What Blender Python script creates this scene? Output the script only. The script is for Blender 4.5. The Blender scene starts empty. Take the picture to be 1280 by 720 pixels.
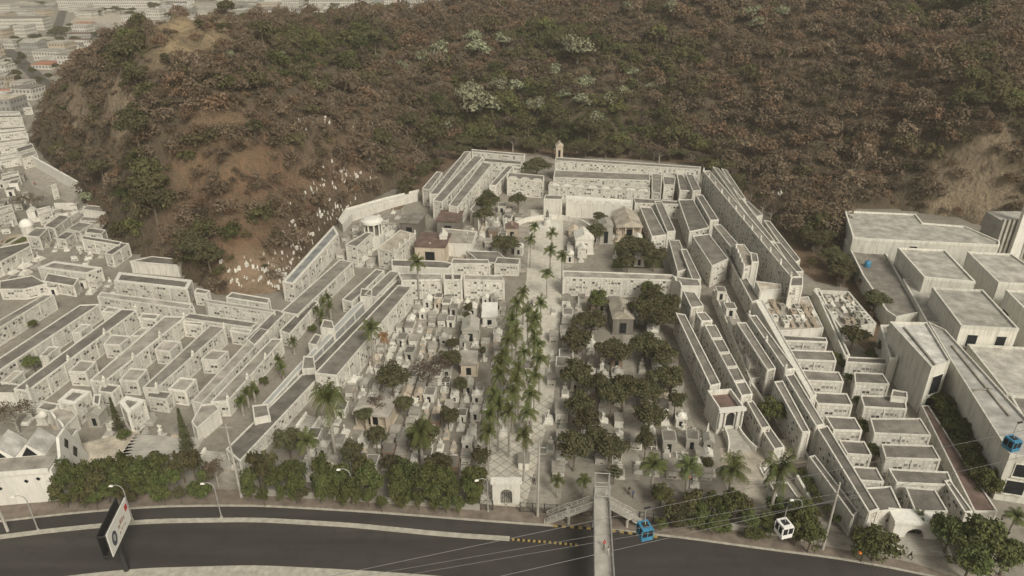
import bpy, math, random, re
import numpy as np
from mathutils import Vector, Matrix
R = math.radians
random.seed(7); NR = np.random.default_rng(11)
S = bpy.context.scene; C = S.collection

# ------------------------------------------------------------------ camera, world, sun, exposure
HC = 90.0; PITCH = R(26.565); FPX = 900.0
cam = bpy.data.objects.new('camera', bpy.data.cameras.new('camera')); C.objects.link(cam)
cam.location = (0, 0, HC); cam.rotation_euler = (math.pi/2 - PITCH, 0, 0)
cam.data.sensor_width = 36; cam.data.lens = 36*FPX/1280
cam.data.clip_start = 1; cam.data.clip_end = 6000
S.camera = cam
SUN_EL, SUN_AZ = R(42), R(152)          # azimuth clockwise from +Y (behind the camera, to the right)
w = bpy.data.worlds.new('World'); S.world = w; w.use_nodes = True
sky = w.node_tree.nodes.new('ShaderNodeTexSky'); sky.sky_type = 'NISHITA'; sky.sun_disc = False
sky.sun_elevation = SUN_EL; sky.sun_rotation = SUN_AZ; sky.air_density = 1.6; sky.dust_density = 6.0; sky.ozone_density = 0.6
hs = w.node_tree.nodes.new('ShaderNodeHueSaturation'); hs.inputs['Saturation'].default_value = 0.3
w.node_tree.links.new(sky.outputs[0], hs.inputs['Color'])
tint = w.node_tree.nodes.new('ShaderNodeMix'); tint.data_type = 'RGBA'; tint.blend_type = 'MULTIPLY'
tint.inputs[0].default_value = 1; tint.inputs[7].default_value = (1.0, 0.965, 0.85, 1)
w.node_tree.links.new(hs.outputs[0], tint.inputs[6])
w.node_tree.links.new(tint.outputs[2], w.node_tree.nodes['Background'].inputs[0])
w.node_tree.nodes['Background'].inputs[1].default_value = 0.085
sl = bpy.data.lights.new('sun', 'SUN'); sl.energy = 1.9; sl.angle = R(16); sl.color = (1, .96, .86)
so = bpy.data.objects.new('sun', sl); C.objects.link(so)
sd = Vector((math.sin(SUN_AZ)*math.cos(SUN_EL), math.cos(SUN_AZ)*math.cos(SUN_EL), math.sin(SUN_EL)))
so.rotation_euler = sd.to_track_quat('Z', 'Y').to_euler(); so.location = (0, 0, 300)
S.view_settings.view_transform = 'Standard'; S.view_settings.look = 'None'
S.view_settings.exposure = 0.27; S.view_settings.gamma = 1; S.view_settings.use_curve_mapping = False
S.render.engine = 'CYCLES'
S.cycles.max_bounces = 4; S.cycles.diffuse_bounces = 2; S.cycles.glossy_bounces = 1; S.cycles.transmission_bounces = 2
S.cycles.volume_bounces = 0; S.cycles.use_denoising = True; S.cycles.caustics_reflective = False; S.cycles.caustics_refractive = False

# ------------------------------------------------------------------ pixel <-> world (photo pixels, 1280 x 720)
CP, SP = math.cos(PITCH), math.sin(PITCH)
def W(px, py, z=0.0):
    u = (px-640)/FPX; v = (py-360)/FPX
    d = Vector((u, CP - v*SP, -SP - v*CP))
    t = (z-HC)/d.z
    return Vector((d.x*t, d.y*t, z))
def PX(x, y, z):
    yy = y; zz = z-HC
    zc = yy*CP - zz*SP; vc = -yy*SP - zz*CP
    return 640+FPX*x/zc, 360+FPX*vc/zc, zc
def depth(px, py, z=0.0):
    p = W(px, py, z); return PX(p.x, p.y, z)[2]

# ------------------------------------------------------------------ materials
MATS = {}
class NT:
    def __init__(s, name):
        s.m = bpy.data.materials.new(name); s.m.use_nodes = True; s.t = s.m.node_tree; s.b = s.t.nodes['Principled BSDF']
        s.b.inputs['Roughness'].default_value = .85
        if 'Specular IOR Level' in s.b.inputs: s.b.inputs['Specular IOR Level'].default_value = .2
    def n(s, ty, **k):
        n = s.t.nodes.new(ty)
        for a, v in k.items():
            if a.startswith('i_'): 
                key = a[2:]; key = int(key) if key.isdigit() else key
                n.inputs[key].default_value = v
            else: setattr(n, a, v)
        return n
    def l(s, a, b): s.t.links.new(a, b)
    def math(s, op, a, b=None):
        n = s.n('ShaderNodeMath', operation=op)
        for i, v in enumerate((a, b)):
            if v is None: continue
            if hasattr(v, 'links'): s.l(v, n.inputs[i])
            else: n.inputs[i].default_value = v
        return n.outputs[0]
    def pos(s): return s.n('ShaderNodeNewGeometry').outputs['Position']
    def noise(s, scale, detail=4, vec=None, rough=.6):
        n = s.n('ShaderNodeTexNoise'); n.inputs['Scale'].default_value = scale; n.inputs['Detail'].default_value = detail
        n.inputs['Roughness'].default_value = rough
        s.l(vec if vec is not None else s.pos(), n.inputs['Vector']); return n.outputs['Fac']
    def ramp(s, fac, stops):
        r = s.n('ShaderNodeValToRGB'); e = r.color_ramp.elements
        while len(e) < len(stops): e.new(.5)
        for x, (p, c) in zip(e, stops):
            x.position = p; x.color = (*c, 1) if len(c) == 3 else c
        s.l(fac, r.inputs[0]); return r.outputs[0]
    def mix(s, f, a, b, mode='MIX'):
        n = s.n('ShaderNodeMix', data_type='RGBA', blend_type=mode)
        for i, v in ((0, f), (6, a), (7, b)):
            if hasattr(v, 'links'): s.l(v, n.inputs[i])
            elif i == 0: n.inputs[0].default_value = v
            else: n.inputs[i].default_value = (*v, 1)
        return n.outputs[2]
    def map(s, scale, vec=None):
        n = s.n('ShaderNodeMapping'); n.inputs['Scale'].default_value = scale
        s.l(vec if vec is not None else s.pos(), n.inputs['Vector']); return n.outputs[0]
    def vary(s, col, lo, hi):
        h = s.n('ShaderNodeHueSaturation'); s.l(col, h.inputs['Color']); o = s.n('ShaderNodeObjectInfo')
        s.l(s.math('ADD', s.math('MULTIPLY', o.outputs['Random'], hi-lo), lo), h.inputs['Value']); return h.outputs[0]
    def out(s, col, rough=None):
        s.l(col, s.b.inputs['Base Color'])
        if rough is not None: s.b.inputs['Roughness'].default_value = rough
        return s.m
    def bump(s, h, strength=.4, dist=.1):
        n = s.n('ShaderNodeBump'); n.inputs['Strength'].default_value = strength; n.inputs['Distance'].default_value = dist
        s.l(h, n.inputs['Height']); s.l(n.outputs[0], s.b.inputs['Normal'])

def mat_plain(name, col, var=.25, scale=.6, rough=.85, metal=0):
    s = NT(name); n = s.noise(scale, 5)
    a = tuple(c*(1-var) for c in col); b = tuple(min(1, c*(1+var*.6)) for c in col)
    s.b.inputs['Metallic'].default_value = metal
    MATS[name] = s.out(s.ramp(n, [(.32, a), (.68, b)]), rough); return MATS[name]

def mat_wall(name, col, dirt=(.30, .27, .22), amt=.55):
    s = NT(name)
    streak = s.noise(1.0, 4, s.map((1.6, 1.6, .22)))
    blot = s.noise(.25, 5)
    c = s.ramp(blot, [(.3, tuple(x*.86 for x in col)), (.7, col)])
    f = s.math('MULTIPLY', s.ramp(streak, [(.48, (0, 0, 0)), (.74, (1, 1, 1))]), amt)
    c = s.mix(f, c, dirt)
    MATS[name] = s.out(s.vary(c, .84, 1.04), .9); return MATS[name]

def mat_niche(name, base, cw=.86, ch=.74, dark=1.0):
    s = NT(name)
    uv = s.n('ShaderNodeUVMap'); sep = s.n('ShaderNodeSeparateXYZ'); s.l(uv.outputs[0], sep.inputs[0])
    u = s.math('DIVIDE', sep.outputs[0], cw); v = s.math('DIVIDE', sep.outputs[1], ch)
    fu = s.math('FRACT', u); fv = s.math('FRACT', v)
    cu = s.math('FLOOR', u); cv = s.math('FLOOR', v)
    cell = s.n('ShaderNodeCombineXYZ'); s.l(cu, cell.inputs[0]); s.l(cv, cell.inputs[1])
    wn = s.n('ShaderNodeTexWhiteNoise', noise_dimensions='2D'); s.l(cell.outputs[0], wn.inputs['Vector'])
    r = wn.outputs['Value']
    b = base
    plate = s.ramp(r, [(0, b), (.40, tuple(x*.93 for x in b)), (.66, tuple(x*.80 for x in b)), (.80, (.24*dark, .23*dark, .215*dark)),
                       (.86, tuple(x*.95 for x in b)), (.93, (.06*dark, .055*dark, .05*dark))])
    plate.node.color_ramp.interpolation = 'CONSTANT'
    def band(x, lo, hi):
        return s.math('MULTIPLY', s.math('GREATER_THAN', x, lo), s.math('LESS_THAN', x, hi))
    inner = s.math('MULTIPLY', band(fu, .14, .88), band(fv, .16, .86))
    edge = s.math('MULTIPLY', band(fu, .08, .94), band(fv, .10, .93))
    frame = s.ramp(s.noise(.5, 4), [(.3, tuple(x*.8 for x in b)), (.7, b)])
    c = s.mix(edge, frame, tuple(x*.55 for x in b))
    c = s.mix(inner, c, plate)
    # flowers and vases left on some niche ledges
    wn2 = s.n('ShaderNodeTexWhiteNoise', noise_dimensions='2D')
    off = s.n('ShaderNodeVectorMath', operation='ADD'); s.l(cell.outputs[0], off.inputs[0]); off.inputs[1].default_value = (7.3, 3.1, 0)
    s.l(off.outputs[0], wn2.inputs['Vector'])
    dot = s.math('MULTIPLY', s.math('MULTIPLY', band(fu, .32, .68), band(fv, .12, .6)), s.math('GREATER_THAN', wn2.outputs['Value'], .86))
    flw = s.ramp(wn2.outputs['Value'], [(.86, (.05, .06, .04)), (.93, (.22, .09, .07)), (.97, (.25, .22, .1))])
    c = s.mix(dot, c, flw)
    streak = s.noise(1.0, 4, s.map((1.2, 1.2, .3)))
    c = s.mix(s.math('MULTIPLY', s.ramp(streak, [(.45, (0, 0, 0)), (.75, (1, 1, 1))]), .5), c, (.26, .23, .19))
    s.bump(s.math('SUBTRACT', 1.0, inner), .6, .12)
    MATS[name] = s.out(s.vary(c, .86, 1.05), .85); return MATS[name]

def mat_roof(name, col, joint=4.0):
    s = NT(name)
    a = s.noise(.35, 6); b = s.noise(2.2, 5)
    c = s.ramp(a, [(.28, tuple(x*.62 for x in col)), (.5, col), (.66, tuple(x*1.38 for x in col))])
    c = s.mix(s.math('MULTIPLY', s.ramp(b, [(.5, (0, 0, 0)), (.75, (1, 1, 1))]), .45), c, tuple(x*.5 for x in col))
    MATS[name] = s.out(s.vary(c, .78, 1.25), .9); return MATS[name]

def mat_leaf(name, cols, seed=0):
    s = NT(name)
    oi = s.n('ShaderNodeObjectInfo'); n = s.noise(.55, 3)
    at = s.n('ShaderNodeAttribute', attribute_name='tone')
    c = s.ramp(s.math('FRACT', s.math('ADD', s.math('MULTIPLY', n, .8), at.outputs['Fac'])), [(0, cols[0]), (.5, cols[1]), (1, cols[2])])
    hs = s.n('ShaderNodeHueSaturation'); s.l(c, hs.inputs['Color'])
    s.l(s.math('ADD', s.math('MULTIPLY', oi.outputs['Random'], .4), .8), hs.inputs['Value'])
    s.l(s.math('ADD', s.math('MULTIPLY', oi.outputs['Random'], .03), .485), hs.inputs['Hue'])
    MATS[name] = s.out(hs.outputs[0], .8); return MATS[name]

def mat_road():
    s = NT('asphalt'); a = s.noise(1.0, 5, s.map((.03, .35, 1))); b = s.noise(.3, 6); d = s.noise(6, 3)
    c = s.ramp(a, [(.3, (.037, .033, .031)), (.55, (.050, .045, .042)), (.75, (.066, .060, .055))])
    c = s.mix(s.math('MULTIPLY', s.ramp(b, [(.52, (0, 0, 0)), (.6, (1, 1, 1))]), .35), c, (.032, .029, .027))
    c = s.mix(s.math('MULTIPLY', d, .25), c, (.075, .07, .064)); MATS['asphalt'] = s.out(c, .8)
WHITE = (.73, .70, .63)
mat_wall('white_wall', WHITE); mat_wall('bright_wall', (.78, .755, .69), amt=.3); mat_wall('grey_wall', (.40, .38, .335), amt=.6)
mat_wall('cream_stone', (.56, .48, .38)); mat_wall('tan_wall', (.44, .37, .29)); mat_wall('dark_stone', (.17, .155, .135)); mat_wall('blue_grey_wall', (.42, .425, .41))
mat_wall('building_wall', (.73, .705, .63), (.33, .31, .26), .7); mat_wall('brown_stone', (.24, .17, .125))
mat_niche('niche_wall', WHITE); mat_niche('niche_grey', (.52, .49, .44), .9, .78)
mat_roof('roof_grey', (.170, .155, .135)); mat_roof('roof_light', (.29, .265, .23)); mat_roof('roof_slab', (.36, .34, .30)); mat_roof('roof_blue', (.19, .195, .19))
mat_roof('roof_tan', (.37, .33, .27)); mat_roof('roof_red', (.30, .14, .09)); mat_roof('roof_brown', (.15, .105, .09)); mat_roof('metal_sheet', (.40, .385, .36))
mat_road(); mat_plain('asphalt_light', (.10, .09, .08), .2, .2)
mat_plain('cable_grey', (.16, .155, .15), .1, 2, .5, .3); mat_plain('kerb', (.40, .375, .315), .25, 1.0); mat_plain('pavement', (.20, .165, .135), .35, .5); mat_plain('paving_light', (.33, .30, .255), .35, .5)
mat_plain('white_paint', (.75, .73, .68), .1, 2); mat_plain('yellow_paint', (.34, .25, .09), .2, 2); mat_plain('black_paint', (.02, .02, .02), .3, 2)
mat_plain('steel', (.42, .41, .39), .2, 2, .5, .3); mat_plain('dark_steel', (.05, .05, .05), .2, 2, .5, .3); mat_plain('dark_glass', (.02, .022, .025), .3, 1, .25)
mat_plain('blue_paint', (.06, .22, .36), .15, 2, .4); mat_plain('gondola_white', (.75, .74, .72), .1, 2, .4); mat_plain('orange_paint', (.8, .25, .06), .1, 1, .5)
mat_plain('bark', (.16, .13, .10), .35, 2); mat_plain('pale_bark', (.34, .31, .27), .3, 2); mat_plain('crownshaft', (.12, .17, .05), .2, 2)
mat_plain('concrete', (.40, .375, .335), .25, .5); mat_plain('grass', (.085, .09, .035), .4, .6); mat_plain('skin', (.25, .14, .09), .1); mat_plain('soil', (.15, .105, .07), .35, .8); mat_plain('hair', (.02, .015, .01), .1)
mat_plain('red_cloth', (.45, .07, .06), .15); mat_plain('blue_cloth', (.05, .08, .2), .15); mat_plain('pale_cloth', (.5, .48, .45), .15); mat_plain('dark_cloth', (.03, .03, .035), .15)
mat_plain('red_poster', (.5, .04, .04), .1); mat_plain('grey_ink', (.08, .09, .11), .1); mat_plain('shutter_grey', (.16, .15, .14), .2, 1)
mat_leaf('leaf_dark', [(.040, .046, .022), (.072, .074, .034), (.058, .056, .030)])
mat_leaf('leaf_hedge', [(.035, .046, .018), (.070, .082, .030), (.095, .092, .034)])
mat_leaf('leaf_bright', [(.05, .075, .022), (.095, .115, .035), (.12, .115, .04)])
mat_leaf('leaf_olive', [(.055, .055, .026), (.085, .075, .036), (.105, .082, .040)])
mat_leaf('leaf_dry', [(.085, .062, .046), (.12, .088, .062), (.075, .06, .05)])
mat_leaf('leaf_brown', [(.14, .075, .04), (.19, .10, .05), (.10, .06, .04)])
mat_leaf('leaf_palm', [(.042, .055, .018), (.075, .088, .028), (.10, .105, .036)])
mat_leaf('leaf_flower', [(.10, .11, .05), (.29, .30, .20), (.18, .19, .115)])
mat_leaf('leaf_olivegreen', [(.04, .048, .02), (.07, .07, .03), (.09, .08, .03)])
mat_leaf('leaf_purple', [(.16, .13, .14), (.22, .18, .17), (.12, .09, .09)])

def mat_vc(name, rough=.9):
    s = NT(name); a = s.n('ShaderNodeVertexColor', layer_name='kind')
    n = s.noise(.9, 3)
    hs = s.n('ShaderNodeHueSaturation'); s.l(a.outputs[0], hs.inputs['Color']); s.l(s.math('ADD', s.math('MULTIPLY', n, .9), .55), hs.inputs['Value'])
    MATS[name] = s.out(hs.outputs[0], rough)
    tr = s.n('ShaderNodeBsdfTranslucent'); s.l(hs.outputs[0], tr.inputs['Color']); mx = s.n('ShaderNodeMixShader'); mx.inputs[0].default_value = .38
    s.l(s.b.outputs[0], mx.inputs[1]); s.l(tr.outputs[0], mx.inputs[2]); s.l(mx.outputs[0], s.t.nodes['Material Output'].inputs[0]); return MATS[name]
mat_vc('wood_leaf')

def mat_hill():
    s = NT('hill_soil'); a = s.n('ShaderNodeVertexColor', layer_name='soil')
    n1 = s.noise(.06, 8); n2 = s.noise(.45, 6); n3 = s.noise(2.5, 4)
    c = s.mix(s.ramp(n1, [(.4, (0, 0, 0)), (.62, (.6, .6, .6))]), a.outputs[0], (.095, .074, .052))
    c = s.mix(s.math('MULTIPLY', s.ramp(n2, [(.5, (0, 0, 0)), (.62, (1, 1, 1))]), .5), c, (.105, .092, .055))
    c = s.mix(s.math('MULTIPLY', s.ramp(n3, [(.54, (0, 0, 0)), (.66, (1, 1, 1))]), .4), c, (.27, .2, .13))
    rk = s.noise(1.0, 7, s.map((.35, .35, .09)), .7); rr = s.ramp(rk, [(.36, (.13, .10, .07)), (.5, (.30, .24, .165)), (.58, (.20, .155, .105)), (.68, (.42, .35, .25))])
    c = s.mix(a.outputs[1], c, rr)
    s.bump(s.math('ADD', n2, rk), 1.0, 1.6)
    MATS['hill_soil'] = s.out(c, .95)
mat_hill()

def mat_ground():
    s = NT('ground_paving')
    n1 = s.noise(.05, 6); n2 = s.noise(.9, 5); 
    c = s.ramp(n1, [(.3, (.16, .142, .115)), (.55, (.25, .226, .19)), (.75, (.14, .118, .09))])
    c = s.mix(s.math('MULTIPLY', s.ramp(n2, [(.48, (0, 0, 0)), (.66, (1, 1, 1))]), .5), c, (.11, .095, .07))
    v = s.n('ShaderNodeTexVoronoi'); v.inputs['Scale'].default_value = .35; s.l(s.pos(), v.inputs['Vector'])
    c = s.mix(s.math('MULTIPLY', v.outputs['Color'], .22), c, (.42, .39, .34))
    MATS['ground_paving'] = s.out(c, .95)
mat_ground()

def mat_avenue():
    s = NT('marble_diamonds')
    sep = s.n('ShaderNodeSeparateXYZ'); s.l(s.pos(), sep.inputs[0])
    a = s.math('FRACT', s.math('DIVIDE', s.math('ADD', sep.outputs[0], sep.outputs[1]), 2.3))
    b = s.math('FRACT', s.math('DIVIDE', s.math('SUBTRACT', sep.outputs[0], sep.outputs[1]), 2.3))
    line = s.math('MAXIMUM', s.math('LESS_THAN', a, .09), s.math('LESS_THAN', b, .09))
    line = s.math('MULTIPLY', line, s.math('LESS_THAN', sep.outputs[1], 128))
    c = s.ramp(s.noise(.7, 5), [(.3, (.42, .39, .33)), (.7, (.60, .56, .48))])
    c = s.mix(line, c, (.24, .22, .19))
    MATS['marble_diamonds'] = s.out(c, .8)
mat_avenue()

def mat_city(name, wall, floor_h=3.2, win=2.4):
    s = NT(name)
    uv = s.n('ShaderNodeUVMap'); sep = s.n('ShaderNodeSeparateXYZ'); s.l(uv.outputs[0], sep.inputs[0])
    fu = s.math('FRACT', s.math('DIVIDE', sep.outputs[0], win)); fv = s.math('FRACT', s.math('DIVIDE', sep.outputs[1], floor_h))
    m = s.math('MULTIPLY', s.math('GREATER_THAN', fu, .45), s.math('MULTIPLY', s.math('GREATER_THAN', fv, .32), s.math('LESS_THAN', fv, .78)))
    c = s.ramp(s.noise(.2, 4), [(.3, tuple(x*.8 for x in wall)), (.7, wall)])
    MATS[name] = s.out(s.mix(m, c, (.15, .145, .14)), .85)
mat_city('city_white', (.58, .55, .49)); mat_city('city_cream', (.50, .42, .32)); mat_city('city_grey', (.34, .33, .31)); mat_city('city_teal', (.30, .42, .42))
mat_city('city_pink', (.48, .32, .26))

# ------------------------------------------------------------------ mesh helpers
class MB:
    def __init__(s): s.v = []; s.f = []; s.uv = []; s.mi = []
    def face(s, pts, uv=None, mi=0):
        b = len(s.v); s.v += [tuple(p) for p in pts]; s.f.append(list(range(b, b+len(pts))))
        s.uv += uv if uv else [(p[0], p[1]) for p in pts]; s.mi.append(mi)
    def box(s, x0, x1, y0, y1, z0, z1, mi=0, M=None, taper=1.0):
        cx, cy = (x0+x1)/2, (y0+y1)/2
        def P(x, y, z):
            if z == z1 and taper != 1.0: x = cx+(x-cx)*taper; y = cy+(y-cy)*taper
            p = Vector((x, y, z)); return M @ p if M else p
        a = [P(x0,y0,z0), P(x1,y0,z0), P(x1,y1,z0), P(x0,y1,z0), P(x0,y0,z1), P(x1,y0,z1), P(x1,y1,z1), P(x0,y1,z1)]
        for q in ((3,2,1,0), (4,5,6,7)): s.face([a[i] for i in q], None, mi)
        for i, (q, L) in enumerate((((0,1,5,4), x1-x0), ((1,2,6,5), y1-y0), ((2,3,7,6), x1-x0), ((3,0,4,7), y1-y0))):
            s.face([a[j] for j in q], [(0, z0), (L, z0), (L, z1), (0, z1)], mi)
    def prism(s, poly, z0, z1, mi=0, top=None, bottom=False, uvh=True):
        n = len(poly); d = 0
        for i in range(n):
            a, b = poly[i], poly[(i+1) % n]; L = math.hypot(b[0]-a[0], b[1]-a[1])
            s.face([(a[0],a[1],z0), (b[0],b[1],z0), (b[0],b[1],z1), (a[0],a[1],z1)], [(d,z0), (d+L,z0), (d+L,z1), (d,z1)], mi); d += L+3
        if top is not None: s.face([(p[0],p[1],z1) for p in poly], None, top)
        if bottom: s.face([(p[0],p[1],z0) for p in reversed(poly)], None, mi)
    def ring(s, outer, inner, z0, z1, mi=0):
        n = len(outer)
        for i in range(n):
            j = (i+1) % n; a, b, c, d = outer[i], outer[j], inner[j], inner[i]
            s.face([(a[0],a[1],z0), (b[0],b[1],z0), (b[0],b[1],z1), (a[0],a[1],z1)], None, mi)
            s.face([(a[0],a[1],z1), (b[0],b[1],z1), (c[0],c[1],z1), (d[0],d[1],z1)], None, mi)
            s.face([(c[0],c[1],z0), (d[0],d[1],z0), (d[0],d[1],z1), (c[0],c[1],z1)], None, mi)
            s.face([(d[0],d[1],z0), (c[0],c[1],z0), (b[0],b[1],z0), (a[0],a[1],z0)], None, mi)
    def tube(s, pts, r, n=8, mi=0, cap=True):
        pts = [Vector(p) for p in pts]; rs = r if isinstance(r, (list, tuple)) else [r]*len(pts); rings = []
        for i, p in enumerate(pts):
            t = (pts[min(i+1, len(pts)-1)] - pts[max(i-1, 0)]).normalized()
            a = t.orthogonal().normalized() if abs(t.z) < .99 else Vector((1, 0, 0)); a = (a - t*a.dot(t)).normalized(); b = t.cross(a)
            if i and rings:                                   # keep rings from twisting
                r0 = (Vector(rings[-1][0]) - pts[i-1]); r0 -= t*r0.dot(t)
                if r0.length > 1e-6: a = r0.normalized(); b = t.cross(a)
            rings.append([tuple(p + (a*math.cos(k*2*math.pi/n) + b*math.sin(k*2*math.pi/n))*rs[i]) for k in range(n)])
        for i in range(len(rings)-1):
            for k in range(n):
                l = (k+1) % n; s.face([rings[i][k], rings[i][l], rings[i+1][l], rings[i+1][k]], None, mi)
        if cap: s.face(rings[-1], None, mi); s.face(rings[0][::-1], None, mi)
    def lathe(s, prof, n=16, mi=0, c=(0, 0, 0)):
        for (r0, z0), (r1, z1) in zip(prof, prof[1:]):
            for k in range(n):
                a, b = 2*math.pi*k/n, 2*math.pi*(k+1)/n
                q = [(c[0]+r0*math.cos(a), c[1]+r0*math.sin(a), c[2]+z0), (c[0]+r0*math.cos(b), c[1]+r0*math.sin(b), c[2]+z0),
                     (c[0]+r1*math.cos(b), c[1]+r1*math.sin(b), c[2]+z1), (c[0]+r1*math.cos(a), c[1]+r1*math.sin(a), c[2]+z1)]
                if r0 < 1e-5: q = q[1:]
                elif r1 < 1e-5: q = q[:3]
                s.face(q, None, mi)
    def build(s, name, mats, parent=None, weld=True, smooth=False):
        me = bpy.data.meshes.new(name); me.from_pydata(s.v, [], s.f)
        for m in (mats if isinstance(mats, (list, tuple)) else [mats]): me.materials.append(MATS[m] if isinstance(m, str) else m)
        me.polygons.foreach_set('material_index', s.mi)
        ul = me.uv_layers.new(name='UVMap'); ul.data.foreach_set('uv', [c for p in s.uv for c in p])
        if weld:
            import bmesh
            bm = bmesh.new(); bm.from_mesh(me); bmesh.ops.remove_doubles(bm, verts=bm.verts, dist=.0005)
            bmesh.ops.recalc_face_normals(bm, faces=bm.faces); bm.to_mesh(me); bm.free()
        if smooth: me.polygons.foreach_set('use_smooth', [True]*len(me.polygons))
        me.update()
        o = bpy.data.objects.new(name, me); C.objects.link(o)
        if parent: o.parent = parent
        return o
THINGS = []
def tag(o, label, cat, group=None, kind=None):
    if label: o['label'] = label
    if cat: o['category'] = cat; THINGS.append(o)
    if group: o['group'] = group
    if kind: o['kind'] = kind
    return o
def thing(name, label, cat, loc=(0, 0, 0), rz=0, group=None, sc=None):
    o = bpy.data.objects.new(name, None); C.objects.link(o); o.location = loc; o.rotation_euler = (0, 0, rz); o.empty_display_size = .5
    if sc: o.scale = sc
    return tag(o, label, cat, group)
KIDS = {}
def dup(root, loc, rz=0, sc=(1, 1, 1), label=None, group=None, cat=None):
    if root.name not in KIDS: KIDS[root.name] = [(c, list(c.children)) for c in root.children]
    r = root.copy(); C.objects.link(r); r.location = loc; r.rotation_euler = (root.rotation_euler.x, root.rotation_euler.y, rz); r.scale = sc
    if label: r['label'] = label
    if group: r['group'] = group
    if cat: r['category'] = cat
    for ch, gs in KIDS[root.name]:
        c = ch.copy(); C.objects.link(c); c.parent = r
        for g in gs:
            d = g.copy(); C.objects.link(d); d.parent = c
    THINGS.append(r); return r
USED = set()
def put(proto, loc, rz=0, sc=(1, 1, 1), label=None, group=None):
    """first use moves the prototype itself, later ones copy it"""
    if proto.name not in USED:
        USED.add(proto.name)
        KIDS[proto.name] = [(c, list(c.children)) for c in proto.children]
        proto.location = loc; proto.rotation_euler.z = rz; proto.scale = sc
        if label: proto['label'] = label
        if group: proto['group'] = group
        if proto not in THINGS: THINGS.append(proto)
        return proto
    return dup(proto, loc, rz, sc, label, group)

def ccw(P):
    a = sum(P[i][0]*P[(i+1) % len(P)][1] - P[(i+1) % len(P)][0]*P[i][1] for i in range(len(P)))
    return P if a > 0 else P[::-1]
def offset(P, d):
    n = len(P); out = []
    for i in range(n):
        p0, p1, p2 = Vector(P[i-1]), Vector(P[i]), Vector(P[(i+1) % n])
        a = (p1-p0).normalized(); b = (p2-p1).normalized()
        na = Vector((a.y, -a.x)); nb = Vector((b.y, -b.x)); m = (na+nb)
        if m.length < 1e-4: m = na
        m.normalize(); k = d/max(.35, m.dot(na)); out.append(tuple(p1+m*k))
    return out
def inside(poly, x, y):
    c = False; n = len(poly)
    for i in range(n):
        x1, y1 = poly[i]; x2, y2 = poly[(i+1) % n]
        if (y1 > y) != (y2 > y) and x < (x2-x1)*(y-y1)/(y2-y1)+x1: c = not c
    return c

# ------------------------------------------------------------------ terrain
ctrl = []
for px, py, z in [
    # foot of the hill, left cliff round to the right building
    (38,172,0),(60,200,0),(90,230,0),(125,278,0),(150,312,0),(215,338,0),(262,366,0),(300,376,0),(352,366,0),(372,330,0),(410,290,0),(440,262,0),(500,232,0),
    (528,215,0),(560,192,0),(620,185,0),(700,190,0),(800,196,0),(880,202,0),(930,238,0),(965,272,0),(990,305,0),(1030,322,0),(1052,318,0),(1058,262,0),(1120,262,0),(1200,272,0),(1255,296,0),(1330,300,0),(1420,300,0),
    # cliff and left shoulder
    (150,74,48),(100,86,39),(62,112,28),(47,135,20),(175,140,40),(190,200,28),(66,150,16),(110,180,16),(215,260,14),(90,150,17),(130,200,15),(165,250,12),
    # knob
    (200,46,50),(240,24,52),(175,34,50),(290,46,50),(260,80,46),
    (260,150,37),(300,220,25),(330,290,12),(250,260,20),(400,180,24),(380,240,13),(470,160,20),(350,100,38),
    # crest
    (300,27,48),(360,29,46),(440,29,45),(520,29,45),(600,25,46),(660,13,48),
    (560,100,24),(640,100,23),(720,100,24),(800,100,25),(900,100,28),(1000,100,30),(1100,100,34),(640,150,10),(760,150,10),(900,160,12),
    (750,30,45),(850,30,47),(950,30,48),(1050,30,50),(1180,30,52),(1300,30,54),(1420,30,54),
    (800,-15,60),(950,-15,62),(1150,-15,64),(1350,-15,66),
    (985,262,4),(1010,290,4),(1035,300,5),(1045,275,7),(1000,200,10),(1060,220,10),(1120,215,10),(1190,150,28),(1240,158,29),(1300,158,30),(1185,230,9),(1240,230,12),(1300,235,12),(1400,235,12)]:
    p = W(px, py, z); ctrl.append((p.x, p.y, z))
for px, py, z in [(50,140,-4),(80,122,-2),(112,102,4),(30,160,-6)]:
    p = W(px, py, z); ctrl.append((p.x, p.y, z))
for px, py in [(25,150),(10,180),(30,115),(0,130),(55,90),(20,80),(90,66),(0,60),(135,52),(120,30),(60,30),(150,14),(200,6),(-60,120),(-80,60),(300,3),(420,0),(540,-3)]:
    p = W(px, py, 0); ctrl.append((p.x, p.y, -9))
for x, y, z in [(-50,650,0),(60,680,10),(200,700,40),(400,700,55),(-190,540,10),(-90,550,20),(0,545,30),(100,560,45),
                (300,560,60),(420,500,60),(-350,350,-10),(-300,250,-10),(-200,150,-10),(0,150,-10),(150,150,-10),(0,230,-8),(60,250,-8),(-100,200,-8),(100,200,-8),(200,150,-10),(300,150,-5),(-60,900,-20),(-400,900,-20),(300,900,20)]:
    ctrl.append((x, y, z))
CT = np.array(ctrl)
def tps_fit(P, z, lam=30.0):
    n = len(P); d = np.linalg.norm(P[:, None]-P[None], axis=2); K = d*d*np.log(d+1e-9)/1000.0
    A = np.zeros((n+3, n+3)); A[:n, :n] = K + lam/1000*np.eye(n)*10; A[:n, n] = 1; A[:n, n+1:] = P; A[n, :n] = 1; A[n+1:, :n] = P.T
    return np.linalg.solve(A, np.concatenate([z, np.zeros(3)]))
TC = tps_fit(CT[:, :2], CT[:, 2])
def T_raw(xy):
    xy = np.atleast_2d(xy); out = np.zeros(len(xy))
    for i in range(0, len(xy), 4000):
        q = xy[i:i+4000]; d = np.linalg.norm(q[:, None]-CT[None, :, :2], axis=2)
        out[i:i+4000] = (d*d*np.log(d+1e-9)/1000.0) @ TC[:-3] + TC[-3] + q @ TC[-2:]
    return out
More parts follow.
